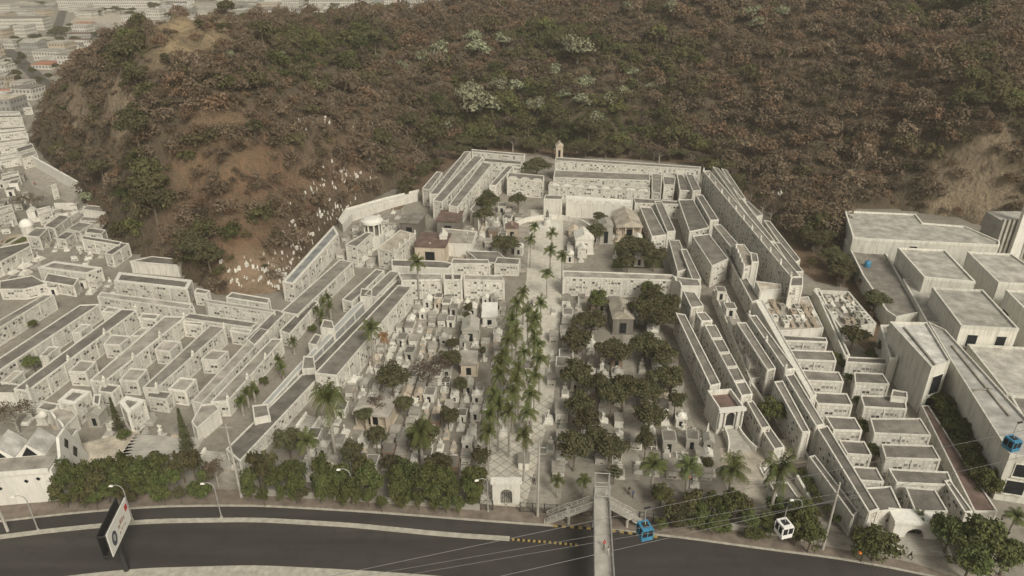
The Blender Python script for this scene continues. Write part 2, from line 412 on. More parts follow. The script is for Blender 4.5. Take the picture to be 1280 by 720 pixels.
FLAT = [tuple(W(a, b, 0).xy) for a, b in [(-300,760),(-300,150),(38,172),(60,200),(90,230),(125,278),(150,310),(215,336),(262,364),(300,374),(352,364),(372,330),(410,290),(440,262),(500,232),
        (528,215),(560,192),(620,185),(700,190),(800,196),(880,202),(930,238),(965,272),(990,305),(1030,322),(1052,318),(1058,262),(1120,262),(1200,272),(1255,296),(1330,300),(1600,300),(1600,760)]]
def seg_dist(xy, poly):
    d = np.full(len(xy), 1e9)
    for i in range(len(poly)):
        a = np.array(poly[i]); b = np.array(poly[(i+1) % len(poly)]); ab = b-a
        t = np.clip(((xy-a) @ ab)/(ab@ab), 0, 1); d = np.minimum(d, np.linalg.norm(xy-(a+t[:, None]*ab), axis=1))
    return d
def in_poly(xy, poly):
    c = np.zeros(len(xy), bool); n = len(poly)
    for i in range(n):
        x1, y1 = poly[i]; x2, y2 = poly[(i+1) % n]
        if y1 == y2: continue
        c ^= ((y1 > xy[:, 1]) != (y2 > xy[:, 1])) & (xy[:, 0] < (x2-x1)*(xy[:, 1]-y1)/(y2-y1)+x1)
    return c
def T(xy):
    xy = np.atleast_2d(np.array(xy, float)); z = T_raw(xy)
    d = seg_dist(xy, FLAT); ins = in_poly(xy, FLAT)
    far = xy[:, 1] > 640
    z = np.minimum(z, d*2.4)
    z[ins] = -1.5
    rug = 1.6*np.sin(xy[:, 0]*.11+1.7*np.sin(xy[:, 1]*.07))*np.cos(xy[:, 1]*.09+xy[:, 0]*.03) + .8*np.sin(xy[:, 0]*.31+xy[:, 1]*.23)
    g1 = np.sin(xy[:, 0]*.19+.9*np.sin(xy[:, 1]*.13)); g2 = np.sin(xy[:, 0]*.43+1.3*np.sin(xy[:, 1]*.29)+xy[:, 1]*.21)
    rug = rug + np.where(xy[:, 0] < 0, 1.5, 1.0)*(1.1*(1-np.abs(g1)*2)+.6*(1-np.abs(g2)*2))
    z = np.where(z > 0, z + rug*np.clip(z/9, 0, 1), z)
    return np.maximum(z, -1.5)
def T1(x, y): return max(0.0, float(T([[x, y]])[0]))
def H(px, py):
    """where the camera ray through a pixel meets the hill"""
    u = (px-640)/FPX; v = (py-360)/FPX; d = np.array([u, CP-v*SP, -SP-v*CP])
    t = np.arange(90, 900, 2.0); P = d[None]*t[:, None]; P[:, 2] += HC
    z = np.maximum(T(P[:, :2]), 0); k = np.argmax(P[:, 2] <= z)
    if not (P[:, 2] <= z).any(): return None
    return Vector((P[k, 0], P[k, 1], z[k]))

# one ground sheet to the horizon
g = MB(); g.face([(-2400, -300, 0), (2400, -300, 0), (2400, 2400, 0), (-2400, 2400, 0)])
o = g.build('ground', 'ground_paving'); o['kind'] = 'structure'

def build_hill():
    x0, x1, y0, y1, st = -420, 620, 150, 760, 2.5
    nx, ny = int((x1-x0)/st)+1, int((y1-y0)/st)+1
    X, Y = np.meshgrid(np.linspace(x0, x1, nx), np.linspace(y0, y1, ny)); xy = np.stack([X.ravel(), Y.ravel()], 1)
    z = T(xy)
    V = np.concatenate([xy, z[:, None]], 1)
    idx = np.arange(nx*ny).reshape(ny, nx)
    F = np.stack([idx[:-1, :-1], idx[:-1, 1:], idx[1:, 1:], idx[1:, :-1]], -1).reshape(-1, 4)
    keep = (z[F].max(1) > -1.2); F = F[keep]
    me = bpy.data.meshes.new('hill'); me.vertices.add(len(V)); me.vertices.foreach_set('co', V.ravel())
    me.loops.add(F.size); me.loops.foreach_set('vertex_index', F.ravel()); me.polygons.add(len(F))
    me.polygons.foreach_set('loop_start', np.arange(0, F.size, 4)); me.update(calc_edges=True); me.validate()
    # soil kinds by place: bare red earth on the left slope, straw grass on the knob, pale quarry rock at the cliffs
    zc = V[:, 1]*CP - (V[:, 2]-HC)*SP; px = 640+FPX*V[:, 0]/zc; py = 360+FPX*(-V[:, 1]*SP-(V[:, 2]-HC)*CP)/zc
    col = np.tile(np.array([.100, .078, .055]), (len(V), 1))  # littered soil under the wood, darkened further towards the crowns' shade
    def blob(cx, cy, rx, ry, c, k=1.0):
        f = np.clip(1.6-1.6*np.sqrt(((px-cx)/rx)**2+((py-cy)/ry)**2), 0, 1)[:, None]*k
        col[:] = col*(1-f)+np.array(c)*f
    blob(300, 250, 130, 130, (.185, .112, .070)); blob(330, 350, 90, 50, (.27, .19, .13)); blob(420, 200, 70, 70, (.18, .12, .08)); blob(270, 190, 70, 90, (.20, .13, .08), .8)
    blob(240, 45, 90, 48, (.33, .25, .15)); blob(200, 85, 30, 20, (.32, .24, .15), .6)
    blob(150, 130, 24, 60, (.25, .19, .125), .8); blob(95, 130, 26, 40, (.20, .15, .105), .7); blob(75,190,40,40,(.10,.08,.055),.8)
    blob(1235, 225, 55, 80, (.30, .235, .15)); blob(1180, 240, 26, 60, (.25, .20, .13), .9)
    blob(900, 60, 120, 40, (.16, .115, .08), .7)
    def bf(cx, cy, rx, ry): return np.clip(1.6-1.6*np.sqrt(((px-cx)/rx)**2+((py-cy)/ry)**2), 0, 1)
    rock = np.clip(np.maximum.reduce([bf(1235, 225, 62, 85), bf(1175, 240, 26, 55)*.8, bf(152, 140, 22, 65)*.75, bf(100, 140, 26, 50)*.7, bf(345, 345, 60, 40)*.35]), 0, 1)[:, None]
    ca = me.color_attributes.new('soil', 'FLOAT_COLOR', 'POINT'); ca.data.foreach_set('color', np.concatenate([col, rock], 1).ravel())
    me.polygons.foreach_set('use_smooth', np.ones(len(F), bool))
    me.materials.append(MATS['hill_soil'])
    o = bpy.data.objects.new('hill', me); C.objects.link(o); o['kind'] = 'structure'
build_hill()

# ------------------------------------------------------------------ ribbons on the ground
def resample(P, n):
    P = [Vector(p) for p in P]; L = [0]
    for a, b in zip(P, P[1:]): L.append(L[-1]+(b-a).length)
    out = []
    for i in range(n):
        t = L[-1]*i/(n-1); k = max(0, min(len(P)-2, next((j for j in range(len(L)-1) if L[j+1] >= t-1e-9), len(P)-2)))
        f = (t-L[k])/max(1e-9, L[k+1]-L[k]); out.append(P[k].lerp(P[k+1], min(1, f)))
    return out
def smooth_line(P, n):
    Q = resample(P, n)
    for _ in range(3): Q = [Q[0]]+[(Q[i-1]+Q[i]*2+Q[i+1])/4 for i in range(1, n-1)]+[Q[-1]]
    return Q
def ribbon(name, A, B, z, mat, n=40, kind='structure', h=0):
    a = smooth_line([W(p[0], p[1], 0) for p in A], n); b = smooth_line([W(p[0], p[1], 0) for p in B], n); m = MB()
    for i in range(n-1):
        m.face([(a[i].x,a[i].y,z), (a[i+1].x,a[i+1].y,z), (b[i+1].x,b[i+1].y,z), (b[i].x,b[i].y,z)])
        if h:
            for q in (a, b): m.face([(q[i].x,q[i].y,z-h), (q[i+1].x,q[i+1].y,z-h), (q[i+1].x,q[i+1].y,z), (q[i].x,q[i].y,z)])
    if h:
        for i in (0, n-1): m.face([(a[i].x,a[i].y,z-h), (b[i].x,b[i].y,z-h), (b[i].x,b[i].y,z), (a[i].x,a[i].y,z)])
    o = m.build(name, mat); 
    if kind: o['kind'] = kind
    return o
def strip(name, line, w_, z, mat, n=40, h=0, kind='structure'):
    """ribbon of width w_ metres along a pixel polyline"""
    a = smooth_line([W(p[0], p[1], 0) for p in line], n); m = MB(); L = []; Rr = []
    for i, p in enumerate(a):
        t = (a[min(i+1, n-1)]-a[max(i-1, 0)]).normalized(); q = Vector((-t.y, t.x, 0))*w_/2; L.append(p+q); Rr.append(p-q)
    for i in range(n-1):
        m.face([(Rr[i].x,Rr[i].y,z), (Rr[i+1].x,Rr[i+1].y,z), (L[i+1].x,L[i+1].y,z), (L[i].x,L[i].y,z)])
        if h:
            for q in (L, Rr): m.face([(q[i].x,q[i].y,z-h), (q[i+1].x,q[i+1].y,z-h), (q[i+1].x,q[i+1].y,z), (q[i].x,q[i].y,z)])
    if h:
        for i in (0, n-1): m.face([(L[i].x,L[i].y,z-h), (Rr[i].x,Rr[i].y,z-h), (Rr[i].x,Rr[i].y,z), (L[i].x,L[i].y,z)])
    o = m.build(name, mat)
    if kind: o['kind'] = kind
    return o
UP = [(-400,690),(-120,666),(0,652),(95,641),(200,633),(320,632),(460,640),(640,654),(760,662),(852,672),(960,687),(1062,700),(1140,715),(1300,750),(1500,800)]
ribbon('pavement', [(x, y-20) for x, y in UP], UP, .13, 'pavement', 60, h=.13)
ribbon('road', UP, [(-400,900),(0,860),(320,850),(640,850),(960,870),(1200,900),(1400,950),(1600,1000)], .006, 'asphalt', 60)
strip('pavement_kerb', UP, .35, .15, 'kerb', 80, .15)
strip('median', [(-400,712),(-120,686),(0,672),(60,664),(184,652),(320,650),(440,657),(560,669),(637,674)], .9, .2, 'kerb', 60, .19)
ribbon('lower_pavement', [(-250,760),(0,733),(95,719),(175,711),(320,707),(440,713),(545,720),(640,731),(760,750)],
       [(-250,800),(0,765),(95,751),(175,741),(320,733),(440,738),(545,745),(640,755),(760,765)], .16, 'kerb', 60, h=.15)
strip('lower_road', [(-250,800),(0,777),(175,757),(320,750),(545,757),(760,790)], 6, .17, 'asphalt', 50)
ribbon('side_pavement', [(980,672),(1062,690),(1140,703),(1230,735)], [(985,655),(1062,672),(1140,680),(1250,710)], .135, 'paving_light', 20)

# ------------------------------------------------------------------ cemetery grounds
def area(name, pts, z, mat, kind='structure'):
    m = MB(); m.face([W(a, b, z) for a, b in pts]); o = m.build(name, mat); o['kind'] = kind; return o
area('avenue_path', [(598,640),(612,560),(640,420),(658,350),(664,262),(704,262),(704,350),(706,420),(694,560),(684,646)], .012, 'marble_diamonds')
area('side_path', [(655,640),(692,500),(703,360),(712,360),(712,500),(700,640)], .020, 'paving_light')
area('garden_path', [(775,600),(778,470),(779,380),(790,380),(793,470),(800,600)], .016, 'paving_light')
area('west_path', [(405,600),(480,480),(530,390),(540,390),(500,480),(440,600)], .016, 'paving_light')
area('east_path', [(848,600),(826,470),(800,380),(814,380),(850,470),(886,600)], .016, 'paving_light')
area('front_path', [(270,600),(300,560),(330,560),(318,610)], .016, 'paving_light')
area('plaza_path', [(560,345),(575,290),(600,262),(790,262),(800,300),(760,300),(712,335),(660,340)], .010, 'paving_light')
area('soil_verge', [(960,268),(990,300),(1030,316),(1056,312),(1075,345),(1105,395),(1108,450),(1092,447),(1062,420),(1060,360),(1020,352),(1004,340)], .014, 'soil')
area('soil_verge', [(488,262),(505,236),(528,214),(560,186),(620,178),(700,182),(800,190),(886,196),(935,232),(968,268),(950,262),(925,240),(884,207),(800,200),(700,194),(620,189),(584,188),(548,222),(524,240),(500,262)], .018, 'soil')
area('stair_path', [(905,600),(900,560),(960,560),(990,640),(920,640)], .016, 'roof_tan')
area('west_square', [(28,208),(48,200),(104,238),(88,255),(40,232)], .02, 'bright_sq' if 'bright_sq' in MATS else 'paving_light')
area('garden_lawn', [(770,290),(820,290),(830,335),(765,335)], .018, 'grass')

# ------------------------------------------------------------------ niche blocks
NB = [0]
def block(quad, zt, label, group, body='niche_wall', roof='roof_grey', z0=0.0, par=.22, name='niche_block', cat='niche block', finials=0, scallop=False, rim='white_wall', pw=.16, pil=5.2):
    P = ccw([tuple(W(a, b, zt).xy) for a, b in quad])
    root = thing(name, label, cat, (sum(p[0] for p in P)/len(P), sum(p[1] for p in P)/len(P), z0), 0, group)
    ox, oy = root.location.x, root.location.y
    P = [(x-ox, y-oy) for x, y in P]; h = zt-z0
    m = MB(); m.prism(P, 0, h-.02, 0); m.build('wall', body, root)
    inn = offset(P, -pw)
    m = MB(); m.face([(x, y, h) for x, y in inn])
    m.build('roof', roof, root)
    m = MB(); out = offset(P, .10); m.ring(out, inn, h-.22, h+par)
    # plinth and pilasters in relief
    m.ring(offset(P, .08), offset(P, .0), 0, .35)
    n = len(P)
    for i in range(n):
        a, b = Vector(P[i]), Vector(P[(i+1) % n]); L = (b-a).length
        if L < 3.5: ks = [.12, L-.12]
        else: k = max(1, round(L/pil)); ks = [.15+(L-.3)*j/k for j in range(k+1)]
        t = (b-a)/L; q = Vector((t.y, -t.x))
        for s_ in ks:
            c = a+t*s_; p1 = c-t*.16-q*.02; p2 = c+t*.16-q*.02; p3 = c+t*.16+q*.14; p4 = c-t*.16+q*.14
            m.prism([tuple(p1), tuple(p4), tuple(p3), tuple(p2)], .0, h-.23, 0, top=0)
    m.build('parapet', rim, root)
    longs = sorted(range(n), key=lambda i: -(Vector(P[(i+1) % n])-Vector(P[i])).length)[:2]
    if finials or scallop:
        # on the long side nearest the camera axis
        def key(i):
            c = (Vector(P[i])+Vector(P[(i+1) % n]))/2; return math.hypot(c.x+ox, c.y+oy)
        i = min(longs, key=key); a, b = Vector(P[i]), Vector(P[(i+1) % n]); L = (b-a).length
        if finials:
            k = max(2, int(L/finials)); fm = None
            for j in range(k+1):
                c = a.lerp(b, min(.995, max(.005, j/k)))
                if fm is None:
                    f = MB(); f.box(-.3, .3, -.3, .3, 0, .5); f.lathe([(.12,.5),(.28,.75),(.3,.95),(.12,1.15),(.1,1.3),(0,1.6)], 8); fo = f.build('finial', rim, root); fm = fo
                else: fo = fm.copy(); C.objects.link(fo); fo.parent = root
                fo.location = (c.x, c.y, h+par)
        if scallop:
            t = (b-a)/L; q = Vector((t.y, -t.x)); k = max(2, int(L/scallop)); mm = MB()
            for j in range(k):
                c0 = a+t*(L*(j+.12)/k); c1 = a+t*(L*(j+.88)/k); cc = (c0+c1)/2; r = (c1-c0).length/2
                pts = [(cc + t*r*math.cos(x))[:] + (h+par+.75*math.sin(x)*min(1.4, r*.6),) for x in [math.pi*u/8 for u in range(9)]]
                fr = [(p[0]+q.x*.06, p[1]+q.y*.06, p[2]) for p in pts]; bk = [(p[0]-q.x*.3, p[1]-q.y*.3, p[2]) for p in pts]
                mm.face(fr); mm.face(bk[::-1])
                for u in range(8): mm.face([fr[u], bk[u], bk[u+1], fr[u+1]])
            mm.build('scalloped_crest', rim, root)
    return root
def mid(A, B, t): return (A[0]+(B[0]-A[0])*t, A[1]+(B[1]-A[1])*t)
def split(quad, n, gap=0.0):
    """cut a long quad (BL,BR,FR,FL) along its length"""
    BL, BR, FR, FL = quad; out = []
    for i in range(n):
        a, b = i/n, (i+1)/n-gap; out.append([mid(BL, FL, a), mid(BR, FR, a), mid(BR, FR, b), mid(BL, FL, b)])
    return out

# left field of long rows
LF = 'long niche rows in the left field'
block([(55,369),(67,369),(-60,447),(-60,435)], 4.2, 'long white niche row cut by the left edge, farthest of the left field rows', LF)
block([(100,382),(124,381),(-60,503),(-60,488)], 4.2, 'long niche row running off the left edge with a small green bush before it', LF)
block([(152,387),(171,388),(35,489),(18,487)], 4.4, 'long niche row with dark grey roof, third row of the left field', LF, finials=9)
block([(206,396),(231,397),(130,478),(113,476)], 4.4, 'long niche row with pale grey roof in the middle of the left field', LF, finials=9, roof='roof_light')
block([(263,407),(281,410),(196,486),(179,485)], 4.4, 'long dark roofed niche row, rightmost of the rows with side bays', LF, finials=9)
block([(325,411),(337,414),(252,505),(240,502)], 3.8, 'narrow white niche row right of the bays, ending at the stepped court', LF, roof='roof_light')
block([(340,424),(353,425),(285,502),(264,503)], 3.6, 'white niche row beside the small palm garden', LF, roof='roof_light', finials=7)
PG = 'small square bays between the long niche rows'
for q in [[(102,406),(114,406),(100,416),(90,416)], [(62,434),(74,434),(59,446),(50,446)], [(19,464),(29,465),(12,479),(2,479)], [(135,384),(151,386),(144,391),(128,390)],
          [(140,419),(164,421),(150,432),(130,431)], [(101,451),(120,453),(107,466),(86,465)], [(179,392),(200,394),(195,400),(174,398)], [(177,410),(187,411),(176,421),(164,420)],
          [(205,426),(226,428),(212,440),(194,438)], [(163,461),(184,463),(172,477),(150,476)], [(231,402),(256,404),(252,408),(229,405)],
          [(265,438),(285,440),(272,451),(252,450)], [(226,473),(245,475),(232,490),(211,487)], [(290,410),(315,413),(312,418),(288,414)]]:
    block(q, 3.5, 'small square niche bay with grey roof between two long rows', PG, roof='roof_light', par=.25, pw=.2)
BG = 'niche blocks behind the left field'
block([(68,327),(127,335),(108,343),(48,335)], 4.0, 'wide niche block with sunken pale roof behind the left field', BG, roof='roof_light', pw=.8)
block([(104,295),(152,303),(149,307),(102,299)], 4.2, 'thin niche wall facing the viewer below the cliff foot', BG)
block([(152,304),(161,305),(140,319),(131,317)], 4.0, 'short grey roofed niche block meeting the thin wall at the cliff foot', BG)
block([(45,285),(60,286),(49,297),(33,295)], 4.2, 'small grey capped niche block with dark doorway near the left edge', BG)
block([(75,269),(88,271),(68,286),(55,283)], 3.8, 'narrow niche block slanting up behind the small grey capped one', BG)
block([(82,290),(94,291),(82,300),(70,298)], 3.4, 'little niche block beside the curved terrace on the left', BG)
block([(98,278),(116,280),(100,290),(84,287)], 3.4, 'flat niche block under the flowering tree at the left', BG)
block([(110,257),(148,261),(142,267),(103,262)], 3.4, 'plain white vault below the cliff beside the flowering tree', BG, body='white_wall')
block([(124,253),(150,256),(150,260),(122,257)], 3.0, 'thin white vault right behind the plain vault at the cliff foot', BG, body='white_wall')
block([(104,271),(127,273),(124,277),(100,276)], 3.0, 'low niche vault just in front of the plain white vault', BG)
block([(110,285),(132,288),(127,293),(107,291)], 2.8, 'low white vault edging the bare soil below the cliff', BG)
block([(149,341),(240,351),(234,362),(143,352)], 4.6, 'broad niche block with deep parapet at the foot of the red slope', BG, pw=.9)
block([(190,321),(228,325),(222,332),(163,327)], 3.6, 'white block with dark roof standing behind the broad one', BG, body='white_wall')
block([(192,375),(240,380),(243,387),(192,382)], 3.0, 'low niche block with weeds on its roof', BG)
block([(255,374),(342,388),(344,392),(258,379)], 4.4, 'long white wall with niches below the grave scattered slope', BG, roof='roof_light')
block([(237,392),(322,404),(314,410),(229,398)], 3.6, 'grey roofed cross row closing the long rows at the back', BG)
block([(128,366),(190,374),(240,381),(236,387),(186,380),(122,371)], 3.4, 'bent niche row closing the left field at the back', BG, roof='roof_light')
block([(290,366),(337,374),(335,380),(283,372)], 4.2, 'white niche block at the very foot of the grave slope', BG)
block([(246,361),(262,364),(258,368),(243,366)], 3.6, 'small roofed niche block in the corner by the red slope', BG)
block([(0,310),(37,303),(38,308),(0,328),(-30,340),(-30,325)], 4.2, 'wide roofed niche row cut by the left edge below the round terrace', BG)
block([(60,342),(98,349),(92,358),(55,352)], 3.2, 'low niche block in front of the wide sunken roof block', BG)
block([(0,352),(40,345),(58,355),(30,362),(0,362)], 3.0, 'low stepped niche block at the left edge', BG)
FG = 'small niche blocks at the lower left'
block([(90,487),(113,490),(93,506),(73,502)], 5.0, 'square niche tower with open top at the front of the left field', FG, pw=.8)
block([(158,496),(181,501),(160,517),(150,504)], 5.2, 'leaning looking niche block beside the dark conifer', FG, pw=.8)
block([(56,503),(74,506),(66,516),(46,511)], 3.0, 'flat vault left of the square niche tower', FG)
block([(118,494),(126,494),(124,507),(117,505)], 4.0, 'slim white niche pillar right of the square niche tower', FG)
block([(0,478),(28,482),(18,492),(-20,492)], 3.2, 'low white vault cut by the left edge under the long rows', FG, body='white_wall')
block([(128,480),(150,483),(140,492),(124,490)], 3.2, 'white vault closing the front of the middle long row', FG)
block([(186,488),(215,491),(208,500),(184,497)], 3.2, 'white vault closing the front of the right long row', FG)
block([(252,507),(268,505),(274,512),(246,536),(240,528)], 3.4, 'blank white block beside the stepped court', FG, body='white_wall', roof='roof_light')
block([(60,515),(84,506),(96,520),(80,536)], 3.2, 'white vault with arched wall in front of the square niche tower', FG, body='white_wall', roof='roof_light', scallop=4)
# middle left street on a raised deck and the wall right of it
MG = 'raised street and rows left of the central plots'
block([(500,347),(511,352),(300,577),(283,562)], 3.0, 'long raised deck of grey paving running up beside the left wall', MG, roof='roof_grey', par=.15, name='raised_street', cat='raised deck', pw=.25)
block([(498,357),(515,359),(421,470),(394,467)], 5.6, 'tall niche row with a dark opening in its roof left of the central plot', MG, roof='roof_grey')
block([(380,446),(392,447),(394,461),(378,462)], 4.4, 'white cube chapel over the raised street', MG, body='white_wall', name='cube_chapel', cat='chapel')
block([(405,400),(415,402),(418,412),(401,410)], 5.0, 'small white lookout over the raised street', MG, body='white_wall', name='cube_chapel', cat='chapel')
block([(394,418),(402,420),(396,432),(386,430)], 4.6, 'white porch beside the palms of the raised street', MG, body='white_wall', name='cube_chapel', cat='chapel')
block([(452,361),(465,363),(464,372),(450,371)], 4.2, 'white lookout box at the top of the raised street', MG, body='white_wall', name='cube_chapel', cat='chapel')
block([(316,508),(334,506),(337,520),(318,524)], 4.4, 'white pillared porch at the lower end of the raised street', MG, body='white_wall', name='cube_chapel', cat='chapel')
block([(440,385),(452,376),(455,379),(372,466),(327,516),(324,510),(370,460)], 3.6, 'blue grey boundary wall along the raised street', MG, body='blue_grey_wall', roof='blue_grey_wall', name='boundary_wall', cat='wall', par=.1)  # the blue grey puts the parapet's shade into the wall colour
HG = 'terrace rows climbing below the red slope'
block([(417,283),(423,293),(367,356),(353,353)], 5.4, 'outermost terrace row with blue grey troughs under the grave slope', HG, roof='roof_blue', pw=.7)
block([(458,291),(466,291),(446,309),(432,306)], 5.6, 'square niche bastion on the left terrace', HG)
block([(500,288),(519,293),(493,316),(472,311)], 6.0, 'niche bastion with spiked corners beside the dark chapel', HG, finials=3.5, roof='roof_tan')
block([(425,325),(441,328),(372,394),(352,390)], 4.2, 'terrace row with dark walkway roof second from the slope', HG)
block([(470,337),(480,339),(440,378),(428,375)], 3.4, 'narrow white terrace row ending at the lookout box', HG)
block([(488,339),(500,341),(470,372),(456,369)], 4.0, 'short terrace row just left of the upper cross wall', HG)
block([(345,388),(357,391),(318,432),(308,424)], 4.0, 'terrace row end block below the outermost row', HG)
block([(388,376),(398,378),(362,418),(350,414)], 3.6, 'white terrace row above the little palm garden', HG)
# crosswalls of the central plots
CG = 'cross walls between the central plots'
block([(498,342),(552,343),(552,350),(502,351)], 5.6, 'left cross wall of the central plots with niches facing the viewer', CG, roof='roof_light')
block([(555,343),(577,343),(577,350),(555,350)], 6.4, 'raised gabled centre of the left cross wall', CG, finials=2)
block([(580,344),(626,345),(630,351),(580,350)], 5.6, 'right part of the left cross wall reaching the palm avenue', CG, roof='roof_light')
block([(704,339),(840,344),(850,351),(704,347)], 5.4, 'long cross wall right of the palm avenue', CG, roof='roof_light')
block([(490,325),(552,327),(566,330),(560,336),(490,333)], 4.6, 'plain white wall in front of the dark chapel yard', CG, body='white_wall')
block([(566,324),(610,325),(612,330),(564,330)], 3.8, 'low white wall with plaques left of the upper palms', CG)
block([(583,314),(622,315),(640,330),(600,328)], 3.0, 'stepped low vault near the upper left palms', CG)
block([(622,322),(650,324),(648,331),(618,330)], 3.6, 'short white vault beside the upper palm trunks', CG)
block([(556,286),(596,290),(590,306),(548,304)], 4.2, 'wide white yard wall below the tall left rows', CG, body='white_wall', roof='paving_light')
# tall rows upper left
TG = 'tall niche rows at the upper left'
block([(546,215),(553,216),(537,238),(528,236)], 6.0, 'short outer row beside the slope at the upper left', TG)
block([(581,190),(588,190),(548,243),(537,243)], 6.4, 'outermost of the long tall rows at the upper left', TG)
block([(593,195),(604,196),(553,253),(541,251)], 6.6, 'second long tall row at the upper left with dark roof', TG)
block([(603,203),(615,205),(572,259),(561,257)], 7.6, 'tallest row with broad white side wall at the upper left', TG, body='niche_wall')
block([(636,206),(642,208),(620,232),(612,232)], 5.0, 'short row ending behind the dark round trees', TG)
block([(588,262),(606,243),(612,247),(598,272)], 4.6, 'low block tucked beside the dark round trees', TG, body='white_wall')
KG = 'back rows across the top of the cemetery'
block([(590,187),(656,193),(655,196),(590,190)], 6.0, 'rearmost white wall left of the tall dark tree', KG)
block([(606,198),(652,202),(651,206),(604,202)], 6.0, 'second back wall left of the tall dark tree', KG)
block([(636,216),(680,220),(679,227),(634,223)], 6.5, 'battlemented back wall left of the avenue end', KG, scallop=4.0)
block([(695,197),(876,209),(874,212),(694,201)], 8.0, 'rearmost long niche wall along the hill foot', KG)
block([(694,213),(812,218),(812,226),(692,222)], 6.6, 'second back row with broad grey roof', KG)
block([(688,228),(812,235),(812,240),(686,232)], 6.2, 'third back row with a scalloped crest', KG, scallop=4.5, roof='roof_light')
block([(682,244),(704,245),(702,250),(680,249)], 6.4, 'square gate pavilion at the left end of the back rows', KG, body='white_wall')
block([(708,245),(790,251),(790,257),(708,252)], 5.6, 'fourth back row with arched crest facing the upper plaza', KG, scallop=3.0, body='white_wall', roof='white_wall')
block([(792,248),(848,252),(852,256),(794,254)], 5.2, 'short cross wall joining the back rows to the right rows', KG)
block([(815,217),(827,218),(826,242),(815,240)], 6.0, 'small end block right of the second back row', KG)
block([(829,221),(844,222),(843,232),(830,231)], 6.2, 'tiny pavilion block among the right end of the back rows', KG)
block([(846,218),(853,219),(864,239),(850,238)], 5.6, 'first slanting block right of the back rows', KG)
block([(857,218),(866,219),(876,238),(866,239)], 6.6, 'second slanting block right of the back rows', KG)
# right upper rows
UG = 'slanting niche rows at the upper right'
block([(800,259),(814,260),(832,294),(815,296)], 4.6, 'brown roofed row nearest the upper right mausoleum', UG, roof='roof_grey')
block([(818,252),(827,252),(844,289),(834,290)], 5.4, 'thin dark roofed row right of the brown roofed one', UG)
block([(848,250),(866,250),(886,285),(862,290)], 5.6, 'broad row with a textured dark roof at the upper right', UG)
block([(870,244),(878,244),(898,275),(888,276)], 7.0, 'narrow raised row behind the broad upper right row', UG)
block([(892,282),(900,281),(922,305),(914,310)], 7.4, 'narrow raised row leading to the white tower', UG)
block([(866,296),(886,293),(910,324),(890,333)], 6.4, 'broad row with dark brown roof beside the white tower', UG)
block([(836,300),(849,301),(862,336),(847,340)], 4.8, 'lower row with brown roof above the right cross wall', UG)
block([(851,312),(858,312),(876,349),(866,351)], 5.6, 'thin row of dark panels above the right cross wall', UG)
block([(839,346),(872,350),(876,358),(852,358)], 6.2, 'white pavilion with arched crest where the right rows bend', UG, scallop=2.2, body='white_wall')
OG = 'outer long walls along the right hill foot'
block([(879,214),(887,214),(1000,346),(989,347)], 9.5, 'very long outer wall with finials and scalloped crest on the right', OG, finials=8)
block([(891,209),(898,211),(968,302),(958,302)], 8.5, 'second outer long wall behind the one with finials', OG)
block([(968,303),(976,305),(1004,340),(992,340)], 7.2, 'lower end of the second outer wall', OG)
block([(902,211),(908,213),(932,249),(924,249)], 8.5, 'outermost short wall high on the right hill foot', OG)
block([(930,252),(936,253),(953,269),(946,271)], 7.4, 'small outer block stepping down the right hill foot', OG)
block([(955,276),(962,277),(1000,325),(992,330)], 4.2, 'low outer block beside the hillside graves', OG)
block([(989,347),(1003,347),(1003,358),(987,358)], 9.8, 'round headed tower ending the very long outer wall', OG, scallop=4, body='niche_wall')
block([(918,306),(930,306),(946,330),(930,335)], 8.5, 'tall white tower block with tan roof beside the outer wall', OG, roof='roof_tan', scallop=3)
block([(945,352),(975,356),(976,362),(950,363)], 7.2, 'bright white blank block below the tower', OG, body='bright_wall', roof='roof_tan')
block([(938,316),(946,318),(948,328),(940,328)], 9.6, 'small upper storey of the tall white tower', OG, body='white_wall')
# right middle rows, facades to the left
RG = 'slanting niche rows right of the central plot'
block([(845,392),(856,394),(900,480),(888,483)], 5.6, 'first row right of the central plot, leading to the arched gatehouse', RG)
block([(854,364),(868,366),(879,383),(864,385)], 6.6, 'short dark roofed block above the second right row', RG)
block([(870,391),(881,391),(890,401),(877,402)], 6.8, 'short capped block heading the second right row', RG)
for i, q in enumerate(split([(881,407),(894,407),(941,495),(928,497)], 5, .02)):
    block(q, 6.4-.12*i, 'stepped niche block with dark roof panel in the second right row', 'stepped panels of the second right row')
block([(921,404),(932,404),(969,461),(959,463)], 7.0, 'third right row with broad plain left wall', RG, body='niche_grey')
block([(899,300),(908,306),(950,375),(940,378)], 5.0, 'low row running down from the white tower', RG)
block([(936,395),(945,395),(993,461),(982,463)], 7.4, 'fourth right row with a crested left wall', RG, finials=9)
block([(968,478),(978,477),(1012,540),(1003,541)], 6.6, 'fifth right row descending beside the garden tree', RG)
block([(982,470),(992,468),(1030,531),(1020,533)], 7.2, 'long roofed row left of the terraced blocks', RG)
block([(1022,536),(1034,533),(1098,637),(1086,641)], 6.6, 'front row with pilasters left of the terraced blocks', RG)
block([(1012,572),(1018,570),(1072,640),(1066,646)], 4.2, 'low white wall row above the planted strip', RG, body='white_wall')
block([(934,503),(941,502),(962,534),(952,536)], 4.6, 'small dark roofed row behind the gatehouse', RG)
block([(944,524),(953,522),(980,560),(968,562)], 3.6, 'roofed row beside the tan steps', RG)
block([(962,604),(984,604),(1002,630),(976,632)], 2.4, 'brown topped block beside the tall palm at the front right', RG)
block([(945,378),(953,376),(1020,494),(1013,497)], 6.2, 'white wall along the left of the tan tomb field', RG, body='white_wall', roof='white_wall', name='boundary_wall', cat='wall')
AG = 'terraced niche blocks, left column'
